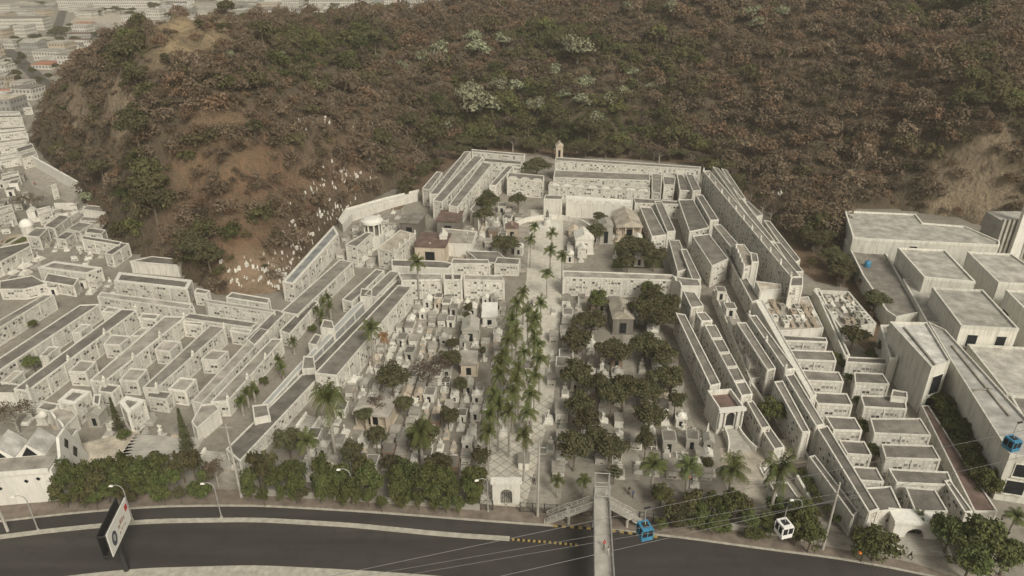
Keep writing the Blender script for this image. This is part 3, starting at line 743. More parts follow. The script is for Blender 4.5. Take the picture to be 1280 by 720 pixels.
for q in [[(972,419),(1032,423),(1034,428),(976,426)], [(985,438),(1040,440),(1045,452),(993,450)], [(1000,463),(1048,466),(1054,478),(1007,476)], [(1014,491),(1058,493),(1065,507),(1022,505)],
          [(1032,521),(1068,523),(1077,539),(1042,538)], [(1049,551),(1080,553),(1089,570),(1059,568)], [(1066,584),(1095,586),(1104,603),(1072,601)], [(1080,611),(1113,609),(1126,637),(1098,640)]]:
    block(q, 4.0, 'terraced niche block in the left column', AG)
BB = 'terraced niche blocks, right column'
for q in [[(1060,447),(1124,450),(1125,457),(1058,453)], [(1068,466),(1103,468),(1111,481),(1069,479)], [(1076,495),(1130,497),(1133,512),(1080,509)], [(1088,524),(1150,524),(1163,545),(1093,542)],
          [(1102,556),(1165,558),(1175,575),(1107,573)], [(1111,587),(1184,591),(1191,607),(1121,604)], [(1132,610),(1168,613),(1184,640),(1144,640)]]:
    block(q, 4.0, 'terraced niche block in the right column', BB)
block([(1181,602),(1187,601),(1215,640),(1206,641)], 4.2, 'thin grey capped wall right of the terraced blocks', BB, roof='roof_grey')
block([(1116,488),(1133,491),(1134,498),(1114,496)], 5.2, 'small white cap box among the right column of blocks', BB, body='white_wall')
block([(1152,508),(1160,508),(1246,640),(1218,640)], 2.6, 'long low brown roof between the terraced blocks and the garden', BB, body='white_wall', roof='roof_brown', name='covered_walk', cat='covered walk')

# ------------------------------------------------------------------ foliage
def quads_mesh(name, V, mats, tone=None, color=None, mi=None):
    """V: (n,4,3)"""
    n = len(V); me = bpy.data.meshes.new(name); me.vertices.add(n*4); me.vertices.foreach_set('co', V.astype(np.float32).ravel())
    me.loops.add(n*4); me.loops.foreach_set('vertex_index', np.arange(n*4, dtype=np.int32)); me.polygons.add(n)
    me.polygons.foreach_set('loop_start', np.arange(0, n*4, 4, dtype=np.int32)); me.update(calc_edges=True)
    for m in mats: me.materials.append(MATS[m])
    if mi is not None: me.polygons.foreach_set('material_index', mi.astype(np.int32))
    if tone is not None:
        a = me.attributes.new('tone', 'FLOAT', 'FACE'); a.data.foreach_set('value', tone.astype(np.float32))
    if color is not None:
        a = me.color_attributes.new('kind', 'FLOAT_COLOR', 'CORNER')
        a.data.foreach_set('color', np.repeat(np.concatenate([color, np.ones((n, 1))], 1), 4, axis=0).astype(np.float32).ravel())
    return me
def leaf_quads(C0, N, size, rng, aspect=.6):
    n = len(C0); N = N/np.linalg.norm(N, axis=1)[:, None]
    a = np.cross(N, rng.normal(size=(n, 3))); a /= np.linalg.norm(a, axis=1)[:, None]+1e-9; b = np.cross(N, a)
    s = (size*rng.uniform(.6, 1.35, n))[:, None]
    return np.stack([C0-a*s-b*s*aspect*.6, C0+a*s*.3-b*s*aspect, C0+a*s+b*s*aspect*.5, C0-a*s*.4+b*s*aspect], 1)
def crown_quads(rng, nl, R_=1.0, flat=.75, clumps=16, leaf=.07, clump_r=.36, hollow=.62, low=-.35, nrand=.55):
    cc = rng.normal(size=(clumps, 3)); cc /= np.linalg.norm(cc, axis=1)[:, None]
    cc[:, 2] = np.where(cc[:, 2] < low, -cc[:, 2]*.6, cc[:, 2])
    cc *= (rng.uniform(.35, .78, clumps)*R_)[:, None]; cc[:, 2] *= flat
    cc[:, :2] += rng.normal(size=(1, 2))*.06
    cr = rng.uniform(.7, 1.25, clumps)*clump_r*R_
    k = rng.choice(clumps, nl, p=cr**2/np.sum(cr**2)); d = rng.normal(size=(nl, 3)); d /= np.linalg.norm(d, axis=1)[:, None]
    d[:, 2] = np.where(d[:, 2] < -.3, -d[:, 2], d[:, 2])
    rad = rng.uniform(hollow, 1.08, nl) + (rng.random(nl) < .1)*rng.uniform(.05, .4, nl)
    P = cc[k] + d*(cr[k]*rad)[:, None]*np.array([1, 1, .82])
    N = d + rng.normal(size=(nl, 3))*nrand
    tone = rng.uniform(0, .30, clumps)[k] + rng.uniform(0, .12, nl)
    return leaf_quads(P, N, leaf*R_, rng), tone
def limbs(mb, h, r, rng, spread, n=6, top=None):
    """tapered trunk with limbs reaching into the crown"""
    lean = rng.uniform(-.05, .05, 2)*h
    mb.tube([(0, 0, -.3), (lean[0]*.3, lean[1]*.3, h*.4), (lean[0], lean[1], h*.75)], [r*1.25, r*.9, r*.6], 7)
    for i in range(n):
        a = 2*math.pi*i/n + rng.uniform(-.4, .4); z0 = h*rng.uniform(.35, .7); L = spread*rng.uniform(.55, .9)
        mb.tube([(lean[0]*.5, lean[1]*.5, z0), (math.cos(a)*L*.5, math.sin(a)*L*.5, z0+L*.45), (math.cos(a)*L, math.sin(a)*L, z0+L*.75)], [r*.5, r*.32, r*.1], 5, cap=False)
def make_tree(name, label, leaf_mat, seed, R_=4.0, H_=8.0, nl=2200, flat=.72, clumps=18, leaf=.075, bark='bark', group=None, mix=None, hollow=.62, n_l=6, clump_r=.36):
    rng = np.random.default_rng(seed); t = thing(name, label, 'tree', (0, 0, 0), 0, group)
    m = MB(); limbs(m, H_*.92, .045*R_+.04, rng, R_*.85, n_l); m.build('trunk', bark, t, weld=False)
    V, tone = crown_quads(rng, nl, R_, flat, clumps, leaf, hollow=hollow, clump_r=clump_r); V[:, :, 2] += H_-R_*flat*.75
    mi = (rng.random(len(V)) < mix[1]).astype(int) if mix else None
    me = quads_mesh('crown', V, [leaf_mat]+([mix[0]] if mix else []), tone=tone, mi=mi)
    o = bpy.data.objects.new('crown', me); C.objects.link(o); o.parent = t
    t['R'] = R_; t['H'] = H_; return t
def put_tree(protos, px, py, rpx, h=None, label=None, group=None, ground=0.0, hill=False, k=1.22):
    """crown centre at a photo pixel; rpx = crown radius in photo pixels"""
    p = random.choice(protos) if isinstance(protos, list) else protos
    for _ in range(2):
        hh = h or 6.0
        if hill:
            q = H(px, py+2)
            if q is None: return None
            zc = PX(q.x, q.y, q.z)[2]; x, y, z = q.x, q.y, q.z-.3
        else:
            q = W(px, py, ground+hh*.72); x, y, z = q.x, q.y, ground; zc = PX(x, y, ground+hh*.7)[2]
        r = rpx*zc/FPX
    if hill and 'flowering' in (label or ''): z -= 2.2
    s = k*r/p['R']; sz = (h/p['H']) if h else s
    return put(p, (x, y, z), random.uniform(0, 6.28), (s, s, sz), label, group)

DARK = [make_tree('broadleaf_tree', 'round dark green tree', 'leaf_dark', 20+i, 4, 8, 3000, .8, 30, mix=('leaf_olive', .3), clump_r=.29, leaf=.062) for i in range(4)]
HEDGE = [make_tree('hedge_tree', 'dense green roadside tree', 'leaf_hedge', 40+i, 3.2, 5.5, 3000, .88, 32, mix=('leaf_bright', .28), leaf=.06, clump_r=.27) for i in range(4)]
BRIGHT = [make_tree('broadleaf_tree', 'bright green tree', 'leaf_bright', 60+i, 3.5, 6.5, 2800, .8, 28, mix=('leaf_hedge', .4), clump_r=.28, leaf=.062) for i in range(2)]
BARE = [make_tree('bare_tree', 'dry brown tree', 'leaf_dry', 70+i, 3.5, 7, 900, .8, 14, leaf=.05, bark='pale_bark', n_l=9) for i in range(2)]
FLOWER = [make_tree('flowering_tree', 'white flowering tree', 'leaf_flower', 80+i, 4.5, 7, 1500, .7, 16, leaf=.07, bark='pale_bark', mix=('leaf_olivegreen', .22)) for i in range(3)]
OLIVE = [make_tree('hill_tree', 'olive green tree', 'leaf_olivegreen', 90+i, 4, 6, 1200, .75, 14, leaf=.085, mix=('leaf_olive', .4)) for i in range(3)]

# the dry wood on the hill: one mass nobody could count
def build_wood():
    rng = np.random.default_rng(5); st = 3.5
    X, Y = np.meshgrid(np.arange(-300, 480, st), np.arange(170, 640, st)); xy = np.stack([X.ravel(), Y.ravel()], 1)
    xy += rng.uniform(-.48, .48, xy.shape)*st; z = T(xy)
    zc = xy[:, 1]*CP - (z-HC)*SP; px = 640+FPX*xy[:, 0]/zc; py = 360+FPX*(-xy[:, 1]*SP-(z-HC)*CP)/zc
    k = (z > .8) & (px > -20) & (px < 1420) & (py > -40)
    xy, z, px, py = xy[k], z[k], px[k], py[k]
    def blob(cx, cy, rx, ry): return np.clip(1.6-1.6*np.sqrt(((px-cx)/rx)**2+((py-cy)/ry)**2), 0, 1)
    bare = np.maximum.reduce([blob(320, 270, 100, 100)*.55, blob(330, 345, 75, 40)*.9, blob(240, 45, 85, 42)*1.5, blob(205, 85, 26, 20)*.8, blob(1235, 220, 60, 75)*1.4, blob(1180, 240, 26, 50)*1.2,
                              blob(410, 210, 60, 70)*.5, blob(152, 135, 18, 55)*1.2, blob(97, 130, 22, 40)*.9, blob(960, 250, 50, 40)*.6, blob(900, 80, 60, 40)*.25, blob(280,190,40,60)*.6])
    nz = np.sin(xy[:, 0]*.07+2*np.sin(xy[:, 1]*.05))*np.cos(xy[:, 1]*.06+1.3)*.5+.5
    # slope bare ground patches in drifts
    pres = rng.random(len(xy)) > np.clip(bare*.72, 0, .9)
    xy, z, px, py, nz = xy[pres], z[pres], px[pres], py[pres], nz[pres]
    small = rng.random(len(xy)) < .25
    n = len(xy); r = np.where(small, .55, 1.0)*(2.3+4.3*rng.random(n)**1.6)*np.where(px < 420, .75, 1.0)*np.where(nz > .5, 1.12, .95)
    green = np.maximum.reduce([blob(680, 130, 170, 90)[:0] if False else np.clip(1.5-1.5*np.sqrt(((px-cx)/rx)**2+((py-cy)/ry)**2), 0, 1)*s for cx, cy, rx, ry, s in
        [(690, 160, 210, 70, 1.0), (560, 130, 90, 60, .5), (800, 100, 120, 60, .35), (430, 70, 130, 55, .6), (700, 60, 110, 45, .7), (180, 250, 45, 90, .75), (165, 80, 30, 60, .8), (1220, 120, 60, 40, .5), (1180, 20, 80, 30, .5), (250, 330, 30, 40, .7), (540, 180, 60, 40, .5), (330, 90, 90, 50, .4), (860, 180, 60, 30, .3)]])
    g = green + rng.normal(0, .22, n) + (nz-.5)*.35
    pal = np.array([(.116, .090, .066), (.104, .080, .060), (.132, .104, .078), (.125, .086, .060), (.085, .066, .050), (.088, .076, .044), (.070, .070, .034), (.046, .053, .022), (.078, .084, .034)])
    kind = np.where(g > .62, rng.choice([7, 8, 6], n), np.where(g > .38, rng.choice([5, 6, 5, 4], n), np.where(g > .2, rng.choice([5, 1, 0, 3], n), rng.choice([0, 1, 2, 3, 4, 0, 2], n))))
    var = []
    for i in range(6):
        V, t = crown_quads(np.random.default_rng(300+i), 430, 1.0, .82, 20, .088, clump_r=.34, hollow=.72, nrand=.35); V[:, :, 2] += .42; var.append(V)
    vi = rng.integers(0, 6, n); a = rng.uniform(0, 6.28, n); ca, sa = np.cos(a), np.sin(a)
    M = np.zeros((n, 3, 3)); hz = rng.uniform(.8, 1.25, n)*r
    M[:, 0, 0] = ca*r; M[:, 0, 1] = -sa*r; M[:, 1, 0] = sa*r; M[:, 1, 1] = ca*r; M[:, 2, 2] = hz
    outV = []; outC = []
    for i in range(6):
        s = np.where(vi == i)[0]
        # dry crowns carry fewer leaves
        Vv = var[i]; q = np.einsum('nij,lkj->nlki', M[s], Vv); q[..., 0] += xy[s, 0][:, None, None]; q[..., 1] += xy[s, 1][:, None, None]; q[..., 2] += (z[s]-.3)[:, None, None]
        keep = rng.random(q.shape[:2]) < np.where(kind[s] < 5, .70, .95)[:, None]
        c = (1.62*pal*np.array([1.03, 1.0, .93]))[kind[s]][:, None, :]*rng.uniform(.82, 1.2, (len(s), 1, 1))*rng.uniform(.85, 1.18, (len(s), Vv.shape[0], 1))
        outV.append(q[keep]); outC.append(c[keep])
    V = np.concatenate(outV); Cc = np.concatenate(outC)
    # thin pale stems of the leafless ones
    s = rng.choice(n, min(n, 2600), replace=False); b = np.stack([xy[s, 0], xy[s, 1], z[s]-.4], 1); tp = b + np.stack([rng.normal(0, .5, len(s)), rng.normal(0, .5, len(s)), hz[s]*.95], 1)
    wv = np.stack([np.full(len(s), .14), np.zeros(len(s)), np.zeros(len(s))], 1)
    V = np.concatenate([V, np.stack([b-wv, b+wv, tp+wv*.5, tp-wv*.5], 1)]); Cc = np.concatenate([Cc, np.tile([.22, .19, .155], (len(s), 1))])
    me = quads_mesh('hill_woodland', V, ['wood_leaf'], color=Cc); o = bpy.data.objects.new('hill_woodland', me); C.objects.link(o); o['kind'] = 'stuff'

build_wood()

FG_ = 'white flowering trees on the wooded hill'
for px, py, r in [(650,120,8),(672,148,9),(706,128,7),(765,140,8),(560,165,8),(690,96,7),(815,118,6),(620,118,9),(600,155,17),(585,135,11),(722,85,14),(590,62,8),(600,78,10),(546,82,11),(505,92,6),(530,84,7),(630,62,8),(640,75,6),(730,118,9),(728,140,8),(748,158,8),(778,122,7),(790,100,6),(788,18,7),(840,22,8),(905,35,7),(935,30,9),(945,38,7),(975,27,8),(268,90,7),(290,78,6),(465,82,5),(350,72,5),(1130,118,5),(565,20,5)]:
    put_tree(FLOWER, px, py-3, r*1.42, None, 'pale flowering tree standing out of the dry wood', FG_, hill=True)
HG_ = 'green trees standing out on the hill'
for px, py, r in [(1200,22,15),(470,72,12),(398,124,11),(700,70,12),(820,65,14),(660,170,12),(735,185,14),(690,172,14),(540,190,16),(510,175,12),(845,188,16),(480,190,12),(1225,90,9),(160,85,14),(172,110,12),(172,60,9),(178,200,17),(195,260,19),(200,290,16),(185,235,16),
                  (180,160,14),(190,130,12),(255,305,14),(250,330,14),(265,345,14),(130,225,12),(100,215,12),(80,200,10),(170,35,6),(195,15,6),(252,40,6),(278,40,6),(210,85,5),(320,175,9),(285,20,9),(1260,150,12),(1215,150,10),(1170,190,10),(235,210,8),(330,60,12),(560,160,12)]:
    put_tree(OLIVE if random.random() < .6 else DARK, px, py, r, None, 'green tree rising above the brown scrub of the hill', HG_, hill=True, k=1.45)
for px, py, r in [(1020,300,15),(1040,318,15),(1050,340,14),(1060,335,10),(1010,290,12),(1035,295,12)]:
    put_tree(DARK, px, py, r, 6, 'dark tree in the clump beside the long low building', 'dark trees at the right hill foot')
put_tree(FLOWER, 114, 244, 16, 5, 'round flowering tree at the cliff foot beside the white vaults', None)

# cemetery trees
CT_ = 'dark round trees of the right central plot'
for px, py, r in [(740,402,21),(722,425,18),(818,372,16),(800,385,16),(822,395,24),(838,380,12),(765,440,21),(808,432,19),(830,442,20),(724,465,20),(745,480,14),(780,485,20),(835,475,22),(808,490,18),(727,505,18),(735,525,17),(812,520,19),(765,495,17),(718,556,20),(762,560,20),(745,548,14),(808,548,11),(845,500,12)]:
    put_tree(DARK, px, py, r, random.uniform(6.5, 8.5), 'round dark green tree over the tombs of the right central plot', CT_, k=1.24)
for px, py, r, h, lab in [(612,250,15,9,'tall dark tree left of the upper palms'), (606,268,12,7,'lower dark tree leaning on the tall one by the upper palms'), (648,250,11,7,'round tree between the tall dark tree and the avenue end'), (671,208,18,8,'wide dark tree between the two back walls'),
      (632,305,18,7,'dark round tree beside the first upper palms'), (743,290,14,7,'dark tree in front of the small gabled chapel'), (793,308,22,8,'largest of the joined trees in the upper right garden'), (818,318,17,7.5,'right one of the joined trees in the upper right garden'), (785,325,12,6,'low tree at the front of the upper right garden'),
      (804,230,7,3,'small round bush before the second back row'), (490,470,20,8,'round green tree left of the leafless one'), (585,385,6,5,'slim dark cypress among the left tombs'), (583,395,5,4,'short bush below the slim cypress'), (603,440,5,4,'small dark cypress beside the grey gabled tomb'), (562,448,13,6,'green tree behind the leafless one'),
      (530,545,20,7,'broad green tree in front of the grey vaults'), (470,545,13,6,'olive tree at the front of the left plot'), (490,580,14,5,'low tree behind the roadside trees left of the avenue'), (440,565,14,6,'tree behind the roadside trees near the tall palm'), (600,570,13,6,'dark tree left of the entrance gate'),
      (360,550,17,6,'green tree at the end of the raised street'), (565,430,8,4,'small green tree on a lawn of the left plot'), (549,580,16,6,'green tree above the roadside trees beside the white statue'), (748,375,12,7,'thin pale green tree before the right cross wall'), (815,362,13,6,'sparse tree touching the right cross wall'),
      (1068,418,18,7,'round dark tree in the walled garden on the right'), (1095,374,15,6,'round tree between the building and the walled garden'), (1108,432,12,5,'bush at the foot of the tall grey wing'), (968,512,18,6,'green tree beside the long steps on the right'), (1050,325,12,6,'tree at the end of the hill foot clump'),
      (40,404,6,2,'small green bush in the lane of the left field'), (40,452,10,4,'pale olive tree squeezed between two long rows'), (155,543,8,3,'green bush beside the left conifer'), (750,270,8,4,'low bush before the arched back row'), (768,590,9,4,'small tree beside the footbridge tower'), (505,505,12,5,'small tree between the round green one and the grey vaults'), (455,520,11,5,'small tree just right of the columned tomb'), (560,520,12,6,'tree right of the thick palm among grey vaults'), (575,480,9,5,'slim tree left of the flat cream mausoleum'), (883,578,8,3,'clipped ball tree near the curved staircase'), (1022,642,6,2,'clipped bush before the white tomb wall')]:
    put_tree(BRIGHT if ('pale' in lab or 'long steps' in lab or 'sparse' in lab or 'green bush' in lab) else DARK, px, py, r, h, lab)
put_tree(BARE, 541, 462, 24, 8, 'broad leafless brown tree in the middle of the left plot')
put_tree(BARE, 35, 250, 16, 6, 'bare grey tree spreading over the court at the left edge')
put_tree(BARE, 14, 515, 20, 7, 'brown dry tree behind the white hall at the left edge')
put_tree(BARE, 268, 585, 14, 6, 'greyish purple dry tree between the two roadside thickets')
put_tree(BARE, 740, 500, 10, 5, 'small dry tree among the dark round trees')
put_tree(BARE, 470, 505, 13, 5, 'leafless white limbed tree behind the columned tomb')
def thicket(x0, y0, x1, y1, n, label, grp, hmax):
    for row, (dy, hh, rr) in enumerate([(-20, hmax, (15, 22)), (-4, hmax*.8, (12, 19)), (12, hmax*.5, (9, 14))]):
        k = int(n*(.8 if row < 2 else 1.2))
        for i in range(k):
            t = (i+.5+random.uniform(-.4, .4))/k; px = x0+(x1-x0)*t; py = y0+(y1-y0)*t+dy+random.uniform(-6, 4); h = hh*random.uniform(.72, 1.1)
            put_tree(random.choice(HEDGE+BRIGHT[:1]+OLIVE[:1]+DARK[:1]), px, py, random.uniform(*rr), h, label, grp, k=1.0)
thicket(62, 612, 262, 600, 11, 'dense roadside tree in the thicket beside the white hall', 'left roadside thicket', 7.5)
thicket(306, 602, 604, 618, 15, 'dense roadside tree in the thicket between the pole and the entrance gate', 'middle roadside thicket', 7.5)
thicket(818, 640, 1025, 660, 10, 'dense roadside tree in the thicket right of the footbridge', 'right roadside thicket', 5.5)
for px, py, r, h, lab in [(1098,676,27,6,'round green tree left of the white arched gate'), (1082,682,16,5,'lower part tree beside the round one left of the arched gate'), (1000,655,22,6.5,'green tree behind the white cable car'), (1015,668,16,5.5,'roadside tree at the foot of the leaning pole'),
      (1225,672,34,8,'biggest green tree right of the white arched gate'), (1190,662,22,7,'green tree touching the right side of the arched gate'), (1262,690,26,7,'green tree in the lower right corner'), (1215,700,24,6,'low green tree in front of the biggest one')]:
    put_tree(HEDGE, px, py, r, h, lab)
for i, (px, py) in enumerate([(1178,500),(1185,515),(1195,530),(1205,548),(1213,562),(1220,578),(1228,592),(1236,606),(1190,505),(1208,535),(1240,598)]):
    put_tree(HEDGE, px, py, 15, 5, 'green tree in the garden strip beside the long flat wing', 'trees in the garden strip by the wing')
for px, py, r in [(1048,446,8),(1060,472,7),(1072,500,7),(1082,535,8),(1095,565,9),(1053,455,6),(1090,560,7),(1078,528,6),(1088,442,8)]:
    put_tree(BRIGHT, px, py, r, 2.6, 'yellow green shrub in the gap between the terraced niche blocks', 'shrubs between the terraced blocks')
for px, py, r in [(1010,600,7),(1016,612,7),(1022,622,6),(1003,590,6),(1035,636,6),(1045,648,6),(340,445,8),(330,475,6),(300,500,7),(318,490,6),(404,402,7),(390,410,6),(168,300,4)]:
    put_tree(HEDGE, px, py, r, 2.2, 'low green shrub in a planted strip', 'low shrubs of the planted strips')

# conifers
def make_conifer():
    rng = np.random.default_rng(3); t = thing('conifer', 'dark conifer', 'tree'); m = MB(); m.tube([(0,0,-.3),(0,0,10)], [.22,.05], 7); m.build('trunk', 'bark', t, weld=False)
    P = []; N = []
    for i in range(1500):
        z = rng.uniform(.9, 10.4); lay = abs(((z*1.6) % 1)-.5)*2; r = (1-z/10.8)*2.0*(.55+.45*lay)*rng.uniform(.3, 1); a = rng.integers(0, 9)*.7+z*2+rng.normal(0, .18)
        P.append((math.cos(a)*r, math.sin(a)*r, z)); N.append((math.cos(a)*.3, math.sin(a)*.3, 1))
    N = np.array(N)+rng.normal(size=(1500, 3))*.5; me = quads_mesh('crown', leaf_quads(np.array(P), N, .26, rng, .35), ['leaf_dark'], tone=rng.uniform(0, .4, 1500))
    o = bpy.data.objects.new('crown', me); C.objects.link(o); o.parent = t; return t
cf = make_conifer()
for px, py, s, lab in [(150,540,.8,'dark conifer beside the leaning niche block'), (236,566,1.0,'taller dark conifer in front of the stepped court')]:
    put(cf, W(px, py), 0, (s, s, s), lab)

# palms
def make_palm(seed, leaf='leaf_palm', fr=17, L=2.9, crown=True, hgt=9.0, label='', droop=1.0, lw=.24):
    rng = np.random.default_rng(seed); t = thing('palm_tree', label, 'palm tree')
    m = MB(); m.tube([(0,0,-.2),(0,0,.4),(.05,0,hgt*.5),(0,.04,hgt)], [.30,.24,.26,.17], 9); m.build('trunk', 'pale_bark', t, weld=False)
    if crown:
        m = MB(); m.tube([(0,.04,hgt-.05),(0,.04,hgt+.5),(0,.04,hgt+1.1)], [.2,.19,.08], 9); m.build('crownshaft', 'crownshaft', t, weld=False)
    top = hgt+(1.0 if crown else .1); Q = []; tone = []
    for i in range(fr):
        a = i*2.399+rng.uniform(-.2, .2); el = R(rng.uniform(-5, 75) if i > 3 else rng.uniform(55, 85)); l = L*rng.uniform(.85, 1.1)
        p = np.array([0, .04, top]); d = np.array([math.cos(a)*math.cos(el), math.sin(a)*math.cos(el), math.sin(el)]); side = np.array([-math.sin(a), math.cos(a), 0])
        ns = 9; tn = rng.uniform(0, .35)
        for k in range(ns):
            q = p+d*l/ns; dn = d+np.array([0, 0, -.26*droop*(.5+k/ns)]); dn /= np.linalg.norm(dn); up = np.cross(side, d)
            Q.append([p-side*.05, p+side*.05, q+side*.04, q-side*.04]); tone.append(tn)
            ll = .78*math.sin(math.pi*(k+1.3)/(ns+1.6))*L/2.9+.12
            for sg in (-1, 1):
                for j in (0, .5):
                    c = p*(1-j)+q*j; e = c+side*sg*ll*.8+d*ll*.45-np.array([0, 0, ll*(.45+.3*rng.random())]); wd = d*l/ns*lw
                    Q.append([c-wd, c+wd, e+wd*.5, e-wd*.3]); tone.append(tn+rng.uniform(0, .1))
            p = q; d = dn
    me = quads_mesh('fronds', np.array(Q), [leaf], tone=np.array(tone)); o = bpy.data.objects.new('fronds', me); C.objects.link(o); o.parent = t
    t['H'] = top; return t
PALM = [make_palm(10+i) for i in range(4)]; DRYP = make_palm(20, 'leaf_brown', 12, 2.4, droop=2.2); FAN = [make_palm(30+i, 'leaf_palm', 26, 3.0, False, 6.0, droop=1.0, lw=.17) for i in range(2)]; SMALLP = [make_palm(40, 'leaf_palm', 12, 1.6, False, 2.6)]
def palm(protos, px, py, h, label, group=None, s=None):
    """crown centre at a pixel, total height h"""
    p = random.choice(protos); q = W(px, py, h); k = h/p['H']; sc = s or (.84*random.uniform(.9, 1.12)); return put(p, (q.x, q.y, 0), random.uniform(0, 6.28), (sc, sc, k), label, group)
AV = 'royal palms of the central avenue'
for px, py in [(668,283),(690,292),(663,300),(688,313),(703,320),(684,342),(654,366),(646,382),(676,380),(640,400),(668,398),(660,388),(636,425),(668,420),(645,415),(630,445),(655,440),(675,448),(624,470),(648,462),(668,470),(618,495),(640,490),(664,492),(612,520),(636,515),(660,515),(610,540),(655,545),(625,455),(645,475),(672,430),(622,508),(668,405)]:
    palm(PALM, px, py, random.uniform(9, 11.5) if py > 350 else random.uniform(7, 9), 'royal palm in the avenue leading up from the entrance gate' if py > 350 else 'royal palm in the upper avenue before the monument plaza', AV if py > 350 else 'royal palms of the upper avenue')
for px, py, h, s, lab in [(521,328,11,1.0,'tall royal palm in front of the left cross wall'), (463,411,11,1.05,'tall green palm beside the dry brown one'), (383,551,9,1.0,'palm behind the roadside trees left of the big palm'), (410,500,13,1.3,'biggest palm at the front of the left plot'), (525,540,8,1.15,'thick palm in front of the grey vaults'),
      (818,580,7,1.1,'first palm right of the footbridge'), (862,583,7,1.1,'second palm right of the footbridge beside the orange ball'), (916,588,8,1.12,'spreading palm below the curved staircase'), (974,588,11,1.12,'tall curved palm at the front right'), (697,600,4,.6,'small palm right of the entrance gate'), (1270,645,5,.8,'small palm in front of the long wing'), (730,600,4,.6,'small palm before the footbridge tower')]:
    palm(PALM if s < 1.12 else FAN, px, py, h, lab, None, s)
palm([DRYP], 479, 420, 10, 'dry palm with hanging brown fronds')
for px, py in [(404,378),(412,384),(396,388),(410,372),(349,452),(352,460),(308,492),(316,486),(301,502),(366,428),(402,395),(1150,648)]:
    palm(SMALLP, px, py, 3.4, 'young palm in the planted strip beside the raised street', 'young palms by the raised street', 1.0)

# ------------------------------------------------------------------ tombs
def cross_mb(m, x, y, z, h, w_=None):
    w_ = w_ or h*.6; t = h*.1; m.box(x-t, x+t, y-t*.7, y+t*.7, z, z+h); m.box(x-w_/2, x-t-.001, y-t*.7, y+t*.7, z+h*.6, z+h*.78); m.box(x+t+.001, x+w_/2, y-t*.7, y+t*.7, z+h*.6, z+h*.78)
def gable(m, x0, x1, y0, y1, z, h, mi=0, over=.12):
    """gable roof, ridge along y, pediment facing -y"""
    x0 -= over; x1 += over; y0 -= over; y1 += over; xm = (x0+x1)/2
    m.face([(x0,y0,z),(x1,y0,z),(xm,y0,z+h)], None, mi); m.face([(x1,y1,z),(x0,y1,z),(xm,y1,z+h)], None, mi)
    m.face([(x0,y0,z),(xm,y0,z+h),(xm,y1,z+h),(x0,y1,z)], None, mi); m.face([(xm,y0,z+h),(x1,y0,z),(x1,y1,z),(xm,y1,z+h)], None, mi); m.face([(x0,y0,z),(x0,y1,z),(x1,y1,z),(x1,y0,z)], None, mi)
